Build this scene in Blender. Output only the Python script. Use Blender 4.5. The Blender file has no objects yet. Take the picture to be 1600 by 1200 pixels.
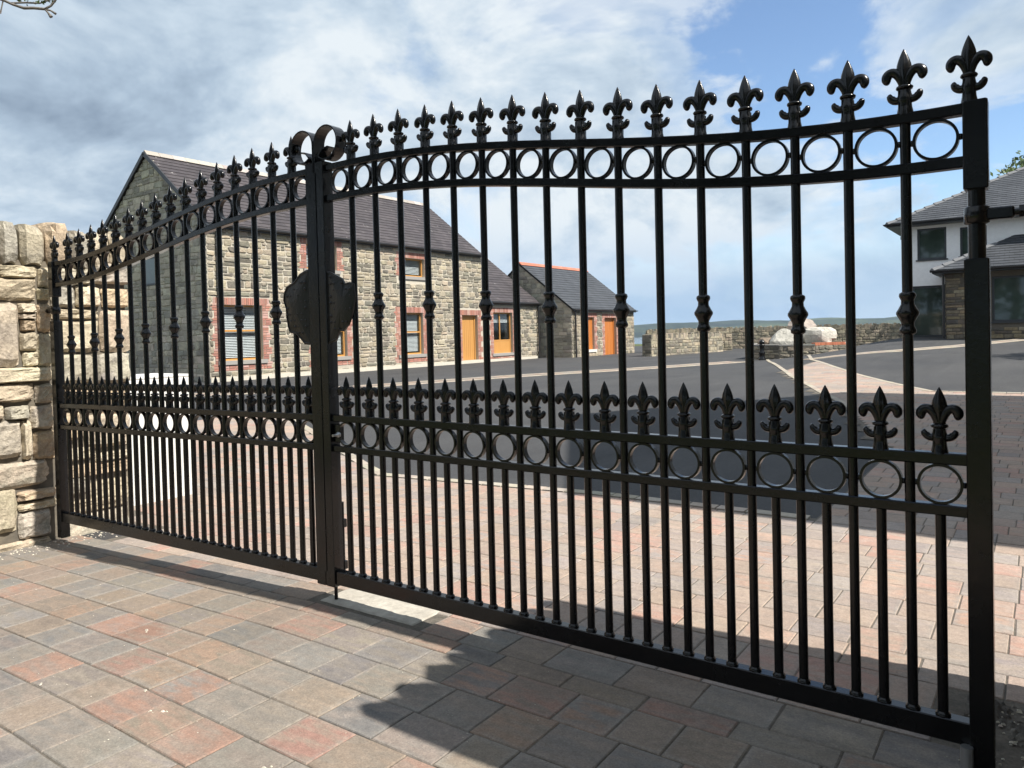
import bpy, math, random
from mathutils import Vector, Matrix
R = random.Random(11)
rad = math.radians
C = bpy.context.scene.collection
sc = bpy.context.scene

# ------------------------------------------------------------------ camera
cam = bpy.data.cameras.new('camera'); cam_o = bpy.data.objects.new('camera', cam); C.objects.link(cam_o)
def cam_axes(p, r, t):
    F = Vector((-math.sin(t), math.cos(t), 0)); X = Vector((math.cos(t), math.sin(t), 0)); Z = Vector((0, 0, 1))
    F2 = F*math.cos(p)-Z*math.sin(p); U = Z*math.cos(p)+F*math.sin(p)
    return X*math.cos(r)+U*math.sin(r), U*math.cos(r)-X*math.sin(r), F2
CAM = Vector((1.7937, -2.3609, 1.2040))
cX, cU, cF = cam_axes(.0205, -.0246, .6165)
m = Matrix((cX, cU, -cF)).transposed().to_4x4(); m.translation = CAM
cam_o.matrix_world = m
cam.sensor_fit = 'HORIZONTAL'; cam.sensor_width = 36; cam.lens = 36*1167.9/1600
cam.shift_y = -54.75/1600
cam.clip_start = .05; cam.clip_end = 60000
sc.camera = cam_o

# ------------------------------------------------------------------ light
SUN_EL, SUN_DEV = 50.0, 4.7
w = bpy.data.worlds.new('World'); sc.world = w; w.use_nodes = True
nt = w.node_tree; nt.nodes.clear()
def N(t, typ, **kw):
    n = t.nodes.new(typ)
    for k, v in kw.items():
        if k == 'inp':
            for kk, vv in v.items(): n.inputs[kk].default_value = vv
        else: setattr(n, k, v)
    return n
def L(t, a, b): t.links.new(a, b)
def math_n(t, op, a, b=None, clamp=False):
    n = N(t, 'ShaderNodeMath', operation=op, use_clamp=clamp)
    for i, x in enumerate((a, b)):
        if x is None: continue
        if isinstance(x, (int, float)): n.inputs[i].default_value = x
        else: L(t, x, n.inputs[i])
    return n.outputs[0]
def ramp_n(t, src, stops, mode='LINEAR'):
    n = N(t, 'ShaderNodeValToRGB'); n.color_ramp.interpolation = mode
    e = n.color_ramp.elements
    while len(e) < len(stops): e.new(.5)
    for i, (p, c) in enumerate(stops):
        e[i].position = p; e[i].color = (c, c, c, 1) if isinstance(c, (int, float)) else (*c, 1)
    L(t, src, n.inputs[0]); return n.outputs[0]
sky = N(nt, 'ShaderNodeTexSky', sky_type='NISHITA', sun_disc=False)
sky.sun_elevation = rad(SUN_EL); sky.sun_rotation = rad(90-SUN_DEV); sky.air_density = 1.0; sky.dust_density = .1; sky.ozone_density = 3.0
bg = N(nt, 'ShaderNodeBackground', inp={'Strength': .105}); L(nt, sky.outputs[0], bg.inputs[0])
tc = N(nt, 'ShaderNodeTexCoord'); sep = N(nt, 'ShaderNodeSeparateXYZ'); L(nt, tc.outputs['Generated'], sep.inputs[0])
zz = math_n(nt, 'ADD', math_n(nt, 'MAXIMUM', sep.outputs[2], 0.0), .42)
px = math_n(nt, 'DIVIDE', sep.outputs[0], zz); py = math_n(nt, 'DIVIDE', sep.outputs[1], zz)
comb = N(nt, 'ShaderNodeCombineXYZ'); L(nt, px, comb.inputs[0]); L(nt, py, comb.inputs[1])
def cloud_noise(scale, detail, rough, dist, loc):
    mp = N(nt, 'ShaderNodeMapping'); mp.inputs['Location'].default_value = loc; L(nt, comb.outputs[0], mp.inputs[0])
    n = N(nt, 'ShaderNodeTexNoise', inp={'Scale': scale, 'Detail': detail, 'Roughness': rough, 'Distortion': dist}); L(nt, mp.outputs[0], n.inputs[0]); return n.outputs[0]
n1 = cloud_noise(2.5, 12, .57, .3, (0.62, 0.35, 0.4)); n2 = cloud_noise(1.6, 10, .53, .3, (3.1, 7.7, 2.0)); n3 = cloud_noise(2.5, 12, .57, .3, (0.58, 0.35, 0.43))
def blob(d, inner, outer):          # soft mask round a direction of the sky
    v = N(nt, 'ShaderNodeVectorMath', operation='DOT_PRODUCT'); L(nt, tc.outputs['Generated'], v.inputs[0]); v.inputs[1].default_value = Vector(d).normalized()
    mr = N(nt, 'ShaderNodeMapRange', interpolation_type='SMOOTHSTEP'); L(nt, v.outputs['Value'], mr.inputs[0])
    mr.inputs[1].default_value = math.cos(rad(outer)); mr.inputs[2].default_value = math.cos(rad(inner)); return mr.outputs[0]
SKY_BLUE = [((-.02, .90, .43), 2, 26, -.20), ((-.30, .89, .35), 1, 15, -.17), ((-.03, .98, .19), 2, 13, -.14), ((-.167, .984, .067), 1, 10, -.14), ((-.88, .42, .22), 6, 24, .22), ((-.47, .85, .19), 4, 15, .15), ((-.68, .62, .36), 4, 16, .10)]
SKY_DARK = [((-.895, .395, .215), 2, 16, .20), ((-.80, .54, .23), 1, 11, .08), ((-.42, .89, .15), 2, 14, .10)]
cov = math_n(nt, 'ADD', math_n(nt, 'MULTIPLY', math_n(nt, 'SUBTRACT', n1, .5), 2.1), .5)
for d, a, b, k in SKY_BLUE: cov = math_n(nt, 'ADD', cov, math_n(nt, 'MULTIPLY', blob(d, a, b), k))
cov = math_n(nt, 'ADD', cov, .16)
cover = ramp_n(nt, cov, [(.34, 0), (.50, .66), (.70, 1)], 'EASE')
# lit side of the cloud: compare with the cloud a step towards the sun
lit = math_n(nt, 'MULTIPLY', math_n(nt, 'SUBTRACT', n1, n3), 1.7)
sh = math_n(nt, 'ADD', math_n(nt, 'ADD', n2, lit), math_n(nt, 'MULTIPLY', math_n(nt, 'SUBTRACT', .55, n1), .55))
for d, a, b, k in SKY_DARK: sh = math_n(nt, 'SUBTRACT', sh, math_n(nt, 'MULTIPLY', blob(d, a, b), k))
ccol = ramp_n(nt, sh, [(.05, (.165, .215, .280)), (.26, (.255, .320, .395)), (.41, (.345, .410, .475)), (.57, (.475, .515, .545))])
low = N(nt, 'ShaderNodeMapRange', interpolation_type='SMOOTHSTEP'); L(nt, sep.outputs[2], low.inputs[0])     # far cloud deck sinks into blue air near the horizon
low.inputs[1].default_value = .17; low.inputs[2].default_value = .01
mxl = N(nt, 'ShaderNodeMix', data_type='RGBA'); L(nt, math_n(nt, 'MULTIPLY', low.outputs[0], .82), mxl.inputs[0]); L(nt, ccol, mxl.inputs[6]); mxl.inputs[7].default_value = (.235, .340, .480, 1); ccol = mxl.outputs[2]
cover = math_n(nt, 'MAXIMUM', cover, math_n(nt, 'MINIMUM', math_n(nt, 'MULTIPLY', low.outputs[0], 1.35), .95))
cbg = N(nt, 'ShaderNodeBackground', inp={'Strength': 1.0}); L(nt, ccol, cbg.inputs[0])
mixw = N(nt, 'ShaderNodeMixShader'); L(nt, cover, mixw.inputs[0]); L(nt, bg.outputs[0], mixw.inputs[1]); L(nt, cbg.outputs[0], mixw.inputs[2])
out = N(nt, 'ShaderNodeOutputWorld'); L(nt, mixw.outputs[0], out.inputs[0])

sun = bpy.data.lights.new('sun', 'SUN'); sun.energy = 5.0; sun.angle = rad(.55); sun.color = (1.0, .94, .85)
sun_o = bpy.data.objects.new('sun', sun); C.objects.link(sun_o)
ld = Vector((-math.cos(rad(SUN_EL))*math.cos(rad(SUN_DEV)), -math.cos(rad(SUN_EL))*math.sin(rad(SUN_DEV)), -math.sin(rad(SUN_EL))))
sun_o.rotation_euler = ld.to_track_quat('-Z', 'Y').to_euler(); sun_o.location = (20, 2, 25)
vs = sc.view_settings; sc.display_settings.display_device = 'sRGB'
vs.view_transform = 'Standard'; vs.look = 'None'; vs.exposure = .80; vs.gamma = 1; vs.use_curve_mapping = False

# ------------------------------------------------------------------ helpers
class MB:
    def __init__(s): s.v = []; s.f = []; s.t = []; s.t2 = []; s.uv = None; s.sm = []
    def add(s, vs, fs, tint=(1, 1, 1), tint2=None, smooth=False):
        o = len(s.v); s.v += [tuple(x) for x in vs]; s.f += [tuple(i+o for i in f) for f in fs]
        s.t += [tint]*len(vs); s.t2 += [tint2 or tint]*len(vs); s.sm += [smooth]*len(fs)
    def box(s, a, b, tint=(1, 1, 1), M=None, tint2=None, bev=0):
        x0, y0, z0 = a; x1, y1, z1 = b
        if bev:
            vs = []
            for z, i in ((z0, bev), (z0+bev, 0), (z1-bev, 0), (z1, bev)):
                c = bev
                X0, X1, Y0, Y1 = x0+i, x1-i, y0+i, y1-i
                vs += [(X0+c, Y0, z), (X1-c, Y0, z), (X1, Y0+c, z), (X1, Y1-c, z), (X1-c, Y1, z), (X0+c, Y1, z), (X0, Y1-c, z), (X0, Y0+c, z)]
            fs = [tuple(reversed(range(8))), tuple(range(24, 32))]
            for k in range(3):
                for j in range(8): fs.append((k*8+j, k*8+(j+1) % 8, k*8+8+(j+1) % 8, k*8+8+j))
        else:
            vs = [(x0, y0, z0), (x1, y0, z0), (x1, y1, z0), (x0, y1, z0), (x0, y0, z1), (x1, y0, z1), (x1, y1, z1), (x0, y1, z1)]
            fs = [(3, 2, 1, 0), (4, 5, 6, 7), (0, 1, 5, 4), (1, 2, 6, 5), (2, 3, 7, 6), (3, 0, 4, 7)]
        if M: vs = [M(v) for v in vs]
        s.add(vs, fs, tint, tint2)
    def lathe(s, prof, c=(0, 0, 0), n=12, smooth=True, tint=(1, 1, 1), axis='z'):
        vs = []
        for r, z in prof:
            for k in range(n):
                a = 2*math.pi*k/n; p = (r*math.cos(a), r*math.sin(a), z)
                if axis == 'x': p = (p[2], p[0], p[1])
                if axis == 'y': p = (p[1], p[2], p[0])
                vs.append((p[0]+c[0], p[1]+c[1], p[2]+c[2]))
        fs = []
        for i in range(len(prof)-1):
            for k in range(n): fs.append((i*n+k, i*n+(k+1) % n, (i+1)*n+(k+1) % n, (i+1)*n+k))
        s.add(vs, fs, tint, None, smooth)
        s.add([vs[k] for k in range(n)], [tuple(reversed(range(n)))], tint); s.add(vs[-n:], [tuple(range(n))], tint)
    def sweep(s, pts, sec, smooth=True, tint=(1, 1, 1), up=None, closed=False, scales=None):
        # pts: 3D path; sec: 2D section (a,b): a along side vector, b along up
        n = len(pts); k = len(sec); vs = []
        for i, p in enumerate(pts):
            p = Vector(p)
            if closed: t = Vector(pts[(i+1) % n])-Vector(pts[i-1])
            else: t = Vector(pts[min(i+1, n-1)])-Vector(pts[max(i-1, 0)])
            t.normalize(); u = Vector(up) if up else Vector((0, 0, 1))
            if abs(t.dot(u)) > .98: u = Vector((0, 1, 0))
            sd = t.cross(u).normalized(); u2 = sd.cross(t)
            q = scales[i] if scales else 1.0
            qa, qb = (q if isinstance(q, tuple) else (q, q))
            for a, b in sec: vs.append(p+sd*(a*qa)+u2*(b*qb))
        fs = []
        for i in range(n if closed else n-1):
            j = (i+1) % n
            for a in range(k): fs.append((i*k+a, i*k+(a+1) % k, j*k+(a+1) % k, j*k+a))
        s.add(vs, fs, tint, None, smooth)
        if not closed:
            s.add(vs[:k], [tuple(reversed(range(k)))], tint); s.add(vs[-k:], [tuple(range(k))], tint)
    def build(s, name, mat, parent=None, link=True):
        me = bpy.data.meshes.new(name); me.from_pydata(s.v, [], s.f)
        for nm, data in (('tint', s.t), ('tint2', s.t2)):
            at = me.attributes.new(nm, 'FLOAT_COLOR', 'POINT')
            flat = []
            for c in data: flat += (c[0], c[1], c[2], 1.0)
            at.data.foreach_set('color', flat)
        if s.uv:
            ul = me.uv_layers.new(name='UVMap'); flat = []
            for f in s.f:
                for i in f: flat += s.uv[i]
            ul.data.foreach_set('uv', flat)
        if any(s.sm): me.polygons.foreach_set('use_smooth', s.sm)
        me.materials.append(mat); me.update()
        return link_o(name, me, parent)
def link_o(name, me, parent=None):
    o = bpy.data.objects.new(name, me); C.objects.link(o)
    if parent: o.parent = parent
    return o
def empty(name, label, cat, loc=(0, 0, 0), group=None):
    o = bpy.data.objects.new(name, None); C.objects.link(o); o.location = loc; o.empty_display_size = .2
    tag(o, label, cat, group); return o
def tag(o, label=None, cat=None, group=None, kind=None):
    if label: o['label'] = label
    if cat: o['category'] = cat
    if group: o['group'] = group
    if kind: o['kind'] = kind
    return o
def put(o, parent):                 # parent a part whose mesh is in world coordinates
    o.parent = parent
    o.matrix_parent_inverse = Matrix.Translation(parent.location).inverted(); return o
def sstep(a, b, x):
    t = max(0, min(1, (x-a)/(b-a))); return t*t*(3-2*t)
def gz(x, y):                       # level of the made ground
    dip = -.035*(1-sstep(2, 8, y))-.036*min(2.9, max(0, -.95-x))*(1-sstep(1.5, 5, y))
    ramp = .70*max(0, min(1, (y-12)/19))*sstep(-7, -2, x)
    return dip+ramp
def var(c, d, r=None):
    r = r or R; k = 1+r.uniform(-d, d); return tuple(max(.005, x*k*(1+r.uniform(-d, d)*.25)) for x in c)

# ------------------------------------------------------------------ materials
def mat(name, col=(.5, .5, .5), rough=.7, spec=.5, metal=0):
    m = bpy.data.materials.new(name); m.use_nodes = True; b = m.node_tree.nodes['Principled BSDF']
    b.inputs['Base Color'].default_value = (*col, 1); b.inputs['Roughness'].default_value = rough
    b.inputs['Specular IOR Level'].default_value = spec; b.inputs['Metallic'].default_value = metal
    return m, m.node_tree, b
def attr(t, nm): n = N(t, 'ShaderNodeAttribute', attribute_name=nm); return n.outputs['Color']
def noise(t, scale, detail=4, rough=.55, vec=None, stretch=None, coord='Object', dist=0):
    tcn = N(t, 'ShaderNodeTexCoord'); src = vec or tcn.outputs[coord]
    if stretch:
        mpn = N(t, 'ShaderNodeMapping'); mpn.inputs['Scale'].default_value = stretch; L(t, src, mpn.inputs[0]); src = mpn.outputs[0]
    n = N(t, 'ShaderNodeTexNoise', inp={'Scale': scale, 'Detail': detail, 'Roughness': rough, 'Distortion': dist}); L(t, src, n.inputs[0]); return n.outputs[0]
def geo_pos(t): return N(t, 'ShaderNodeNewGeometry').outputs['Position']
def mixc(t, f, a, b, blend='MIX'):
    n = N(t, 'ShaderNodeMix', data_type='RGBA', blend_type=blend)
    for s_, x in ((n.inputs[0], f), (n.inputs[6], a), (n.inputs[7], b)):
        if isinstance(x, (int, float)): s_.default_value = x
        elif isinstance(x, tuple): s_.default_value = (*x, 1)
        else: L(t, x, s_)
    return n.outputs[2]
def bump(t, b, h, strength=.4, dist=.01):
    n = N(t, 'ShaderNodeBump', inp={'Strength': strength, 'Distance': dist}); L(t, h, n.inputs['Height']); L(t, n.outputs[0], b.inputs['Normal']); return n
def tint_mat(name, rough, nscale, lo, hi, bscale, bstr, bdist, spec=.3, stretch=None, speck=None, thr=(.4, .62), dirt=0, grain=0):
    m, t, b = mat(name, rough=rough, spec=spec); P = geo_pos(t)
    f = ramp_n(t, noise(t, nscale, 5, .6, P, stretch, dist=.4), [(thr[0], 0), (thr[1], 1)])
    c = mixc(t, f, attr(t, 'tint'), attr(t, 'tint2'))
    g = ramp_n(t, noise(t, nscale*6, 5, .65, P), [(.25, lo), (.75, hi)])
    c = mixc(t, 1.0, c, g, 'MULTIPLY')
    if grain: c = mixc(t, 1.0, c, ramp_n(t, noise(t, grain, 4, .75, P), [(.30, (.74, .74, .75)), (.52, (1.0, 1.0, 1.0)), (.72, (1.26, 1.25, 1.22))]), 'MULTIPLY')
    if dirt: c = mixc(t, 1.0, c, ramp_n(t, noise(t, dirt, 6, .65, P, dist=.8), [(.30, (.85, .84, .83)), (.68, (1.09, 1.085, 1.07))]), 'MULTIPLY')
    if speck:
        sp = ramp_n(t, noise(t, speck[0], 3, .6, P), [(speck[1], 0), (speck[1]+.06, 1)]); c = mixc(t, sp, c, speck[2])
    L(t, c, b.inputs['Base Color']); bump(t, b, noise(t, bscale, 6, .65, P), bstr, bdist)
    return m
M = {}
m, t, b = mat('black_gloss_paint', (.0028, .0032, .0042), .2, .40); M['black'] = m
b.inputs['Coat Weight'].default_value = .06; b.inputs['Coat Roughness'].default_value = .1
bump(t, b, noise(t, 60, 3, .6, geo_pos(t)), .16, .004)
L(t, ramp_n(t, noise(t, 9, 4, .6, geo_pos(t)), [(.3, .17), (.75, .32)]), b.inputs['Roughness'])
m, t, b = mat('black_cast_iron', (.004, .0044, .005), .38, .5); M['cast'] = m
bump(t, b, noise(t, 90, 4, .6, geo_pos(t)), .5, .004)
M['paver'] = tint_mat('tumbled_paver', .85, 7.0, .80, 1.17, 130, .6, .004, .3, stretch=(1, 3.2, 1), speck=(120, .69, (.40, .37, .32)), dirt=1.3, grain=150)
M['sand'] = tint_mat('joint_sand', .95, 14, .6, 1.2, 160, .6, .006)
M['concrete'] = tint_mat('concrete', .9, 5, .75, 1.1, 60, .5, .006)
M['rubble'] = tint_mat('rubble_stone', .9, 7, .70, 1.22, 42, .9, .016, thr=(.42, .64), grain=90, dirt=3.0)
M['far_stone'] = tint_mat('wall_stone', .92, 4, .72, 1.2, 18, .9, .03, dirt=.7)
M['mortar'] = tint_mat('lime_mortar', .95, 3, .80, 1.12, 30, .6, .01, dirt=.7)
M['brick'] = tint_mat('red_brick', .9, 6, .8, 1.15, 40, .5, .005)
M['render'] = tint_mat('white_render', .9, 1.2, .93, 1.04, 50, .3, .004)
M['slate'] = None
M['black_pvc'] = mat('black_plastic', (.018, .018, .02), .35)[0]
M['anthracite'] = mat('anthracite_frame', (.035, .04, .047), .4)[0]
M['sill'] = tint_mat('cut_stone_sill', .8, 3, .85, 1.1, 40, .3, .004)
m, t, b = mat('asphalt', (.05, .05, .05), .85, .35); M['asphalt'] = m
P = geo_pos(t); c = ramp_n(t, noise(t, 190, 2, .7, P), [(.3, (.031, .032, .034)), (.6, (.056, .057, .060)), (.78, (.14, .14, .14))])
c = mixc(t, 1.0, c, ramp_n(t, noise(t, .45, 5, .6, P, dist=.6), [(.3, (.78, .79, .82)), (.7, (1.18, 1.16, 1.12))]), 'MULTIPLY')
L(t, c, b.inputs['Base Color']); c = mixc(t, 1.0, c, ramp_n(t, noise(t, 22, 5, .7, P), [(.3, .84), (.7, 1.16)]), 'MULTIPLY'); c = mixc(t, 1.0, c, ramp_n(t, noise(t, 1.6, 6, .7, P, (1, .18, 1), dist=1.0), [(.35, .86), (.66, 1.12)]), 'MULTIPLY')
L(t, c, b.inputs['Base Color']); bump(t, b, noise(t, 60, 4, .75, P), .8, .01)
def slate_mat(name, c1, c2, lich, lf):
    m, t, b = mat(name, rough=.62, spec=.4); uv = N(t, 'ShaderNodeTexCoord').outputs['UV']
    br = N(t, 'ShaderNodeTexBrick', inp={'Scale': 1.0, 'Mortar Size': .006, 'Brick Width': .3, 'Row Height': .22, 'Bias': 0.0})
    br.offset = .5; br.inputs['Color1'].default_value = (*c1, 1); br.inputs['Color2'].default_value = (*c2, 1); br.inputs['Mortar'].default_value = (*[x*.45 for x in c1], 1)
    L(t, uv, br.inputs[0]); P = geo_pos(t)
    c = mixc(t, 1.0, br.outputs[0], ramp_n(t, noise(t, 1.1, 5, .6, P), [(.3, .75), (.7, 1.2)]), 'MULTIPLY')
    if lf: c = mixc(t, ramp_n(t, noise(t, 7, 6, .7, uv, (1.2, .3, 1)), [(lf, 0), (lf+.06, 1)]), c, lich)
    L(t, c, b.inputs['Base Color']); bump(t, b, noise(t, 25, 4, .6, P), .3, .004); return m
M['old_slate'] = slate_mat('old_purple_slate', (.040, .034, .038), (.060, .052, .055), (.30, .29, .28), .625)
M['new_slate'] = slate_mat('new_blue_slate', (.040, .045, .053), (.052, .057, .066), (.3, .3, .3), 0)
M['house_slate'] = slate_mat('grey_slate', (.042, .047, .056), (.060, .066, .076), (.3, .3, .3), 0)
def wood_mat(name, a, bb):
    m, t, b = mat(name, rough=.45, spec=.4); P = geo_pos(t)
    L(t, mixc(t, noise(t, 16, 4, .6, P, (1, 1, .08), dist=.5), a, bb), b.inputs['Base Color']); return m
M['oak'] = wood_mat('golden_oak', (.36, .17, .045), (.52, .28, .09))
M['teak'] = wood_mat('orange_stained_timber', (.34, .105, .022), (.50, .19, .05))
M['blind'] = mat('white_blind', (.50, .515, .53), .6)[0]
m, t, b = mat('window_glass', (.02, .025, .025), .03, .5); M['pane'] = m
tr = N(t, 'ShaderNodeBsdfTransparent'); tr.inputs[0].default_value = (.93, .95, .95, 1); gl = N(t, 'ShaderNodeBsdfGlossy', inp={'Roughness': .02})
lw = N(t, 'ShaderNodeLayerWeight', inp={'Blend': .5}); fr = math_n(t, 'ADD', math_n(t, 'MULTIPLY', math_n(t, 'POWER', lw.outputs['Facing'], 4.0), .7), .035); mx = N(t, 'ShaderNodeMixShader'); L(t, fr, mx.inputs[0]); L(t, tr.outputs[0], mx.inputs[1]); L(t, gl.outputs[0], mx.inputs[2])
L(t, mx.outputs[0], t.nodes['Material Output'].inputs[0])
m, t, b = mat('glass_painted_reflection', (.012, .020, .017), .04, .9); M['dark_glass'] = m
L(t, mixc(t, ramp_n(t, noise(t, .9, 4, .6, geo_pos(t)), [(.4, 0), (.7, 1)]), (.032, .046, .040), (.060, .085, .072)), b.inputs['Base Color'])  # blotchy green-grey base colour stands in for trees reflected in the panes
M['metal'] = mat('galvanised_metal', (.45, .46, .47), .35, .5, .8)[0]
m, t, b = mat('leaf', (.05, .09, .025), .6, .3); M['leaf'] = m
L(t, mixc(t, N(t, 'ShaderNodeNewGeometry').outputs['Random Per Island'], (.030, .055, .016), (.085, .125, .035)), b.inputs['Base Color'])
M['bark'] = tint_mat('bark', .95, 6, .6, 1.2, 30, .8, .01)
m, t, b = mat('grass_ground', (.06, .09, .03), .95, .2); M['grass'] = m
L(t, mixc(t, noise(t, .05, 6, .6, geo_pos(t)), (.045, .07, .02), (.10, .11, .045)), b.inputs['Base Color'])
m, t, b = mat('hill_fields', (.06, .08, .05), .95, .1); M['hill'] = m
vo = N(t, 'ShaderNodeTexVoronoi', inp={'Scale': .0035}); L(t, geo_pos(t), vo.inputs[0])
fld = mixc(t, N(t, 'ShaderNodeSeparateColor').outputs[0], (.05, .07, .03), (.05, .07, .03))
sp_ = N(t, 'ShaderNodeSeparateColor'); L(t, vo.outputs['Color'], sp_.inputs[0])
L(t, mixc(t, ramp_n(t, noise(t, .0012, 4, .6, geo_pos(t)), [(.42, 0), (.6, 1)]), mixc(t, sp_.outputs[0], (.022, .036, .020), (.075, .09, .045)), (.014, .020, .018)), b.inputs['Base Color'])
m, t, b = mat('sea', (.02, .04, .06), .12, .5); M['sea'] = m
bump(t, b, noise(t, .05, 4, .7, geo_pos(t)), .3, 2.0)
M['boulder'] = tint_mat('white_boulder', .9, 2.2, .75, 1.12, 9, .8, .05)
M['soil'] = tint_mat('mortar_and_soil', .95, 9, .55, 1.3, 70, .9, .02)

STONES = [((0.354, 0.313, 0.236), (0.279, 0.247, 0.194)), ((0.279, 0.255, 0.206), (0.185, 0.174, 0.145)), ((0.388, 0.341, 0.263), (0.321, 0.280, 0.214)), ((0.185, 0.172, 0.141), (0.131, 0.124, 0.103)), ((0.321, 0.280, 0.214), (0.372, 0.325, 0.244)), ((0.237, 0.218, 0.179), (0.312, 0.280, 0.221)), ((0.161, 0.150, 0.126), (0.219, 0.203, 0.164))]
PIER = [((0.494, 0.426, 0.316), (0.360, 0.312, 0.233)), ((0.443, 0.391, 0.307), (0.309, 0.282, 0.233)), ((0.464, 0.366, 0.256), (0.371, 0.297, 0.219)), ((0.556, 0.490, 0.377), (0.433, 0.371, 0.279)), ((0.391, 0.361, 0.302), (0.283, 0.267, 0.233))]

# ------------------------------------------------------------------ ground, sea, hills
def sheet(name, xs, ys, zf, mt, dz=0, inside=None):
    b = MB(); vs = [(x, y, zf(x, y)+dz) for y in ys for x in xs]; n = len(xs); fs = []
    for j in range(len(ys)-1):
        for i in range(n-1):
            if inside and not inside((xs[i]+xs[i+1])/2, (ys[j]+ys[j+1])/2): continue
            fs.append((j*n+i, j*n+i+1, (j+1)*n+i+1, (j+1)*n+i))
    b.add(vs, fs, (.15, .132, .11), (.105, .095, .08)); b.sm = [True]*len(fs); return b.build(name, mt)
def lin(a, b, n): return [a+(b-a)*i/n for i in range(n+1)]
def far_z(x, y):
    if y < 60: d = math.hypot(max(0, abs(x+10)-60), max(0, -y-40)); return gz(x, y)-.06-sstep(0, 300, d)*6
    return gz(x, 60)-.06-41*sstep(60, 420, y)-sstep(0, 300, max(0, abs(x+10)-60))*6*(1-sstep(60, 420, y))
gx = [-12000, -5000, -1500, -400, -150, -80]+lin(-50, 30, 40)+[60, 150, 400, 1500, 5000, 12000]
gy = [-12000, -4000, -900, -200, -60]+lin(-24, 60, 42)+[80, 110, 150, 200, 260, 330, 420, 600]
tag(sheet('ground', gx, gy, far_z, M['grass']), kind='structure')
b = MB(); b.box((-12500, 380, -60), (12500, 12400, -40.5)); tag(b.build('sea', M['sea']), kind='structure')
b = MB(); nn = 220; vs_ = []; fs_ = []
rows_ = [(4650, -44), (4750, -36), (5100, 0), (5600, 1), (6300, 1), (7200, -44)]
def hill_h(a):
    return 66+28*math.sin(a*3.1+1.0)+16*math.sin(a*8.3+.4)+7*math.sin(a*21+2)+4*math.sin(a*47)
for i in range(nn+1):
    a = -1.75+2.6*i/nn; h = max(4, hill_h(a))*(1-.85*sstep(.02, .22, a+.12)*(1-sstep(.5, .8, a)))
    for k, (r, q) in enumerate(rows_):
        z = q if k in (0, 1, 5) else (-40+(h+40)*(.45, .85, 1.0)[k-2]*(1+.08*math.sin(a*60+k*2)) if k > 1 else q)
        vs_.append((math.sin(a)*r, math.cos(a)*r, z))
for i in range(nn):
    for k in range(5): fs_.append((i*6+k, i*6+6+k, i*6+7+k, i*6+k+1))
b.add(vs_, fs_); b.sm = [True]*len(fs_); tag(b.build('hills', M['hill']), kind='structure')

# courtyard: asphalt and paving share the plan; edges of the paved area
XL, XR = -3.74, 3.4
EDGE_L = [(.62, 2.6), (.62, 4.2), (.59, 5.76), (.09, 7.31), (-.48, 9.39), (-1.11, 11.09), (-1.86, 12.85), (-2.76, 14.84), (-3.71, 17.4), (-5.3, 21.9), (-6.45, 25.5)]
EDGE_R = [(.23, 12.5), (-.22, 13.17), (-.80, 14.11), (-1.50, 15.37), (-2.48, 17.48), (-3.68, 20.46), (-5.0, 25.5)]
def along(E_, y):
    for (xa, ya), (xb, yb) in zip(E_, E_[1:]):
        if y <= yb: return xa+(xb-xa)*max(0, (y-ya)/(yb-ya))
    return E_[-1][0]
def strip_left(y): return along(EDGE_L, y)
def strip_right(y): return along(EDGE_R, y)
def is_paved(x, y):
    if y < .05: return XL < x < XR and y > -3.3
    if x < -3.3: return -9.0 < x and .6 < y < 2.62+(-3.3-x)*.54
    if y < 2.6: return XL-.2 < x < XR
    if y < 12.5: return strip_left(y) < x < XR
    if y < 25.4: return strip_left(y) < x < strip_right(y)
    return False
ay = lin(-3.4, 60, 160); ax = lin(-24, 16, 100)
tag(sheet('courtyard', ax, ay, gz, M['asphalt'], -.0115), kind='structure')
drive = sheet('driveway', lin(-9.2, 4, 66), lin(-3.5, 25.6, 146), gz, M['sand'], -.0042, lambda x, y: is_paved(x, y) or is_paved(x+.1, y+.1)); tag(drive, kind='structure')

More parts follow.
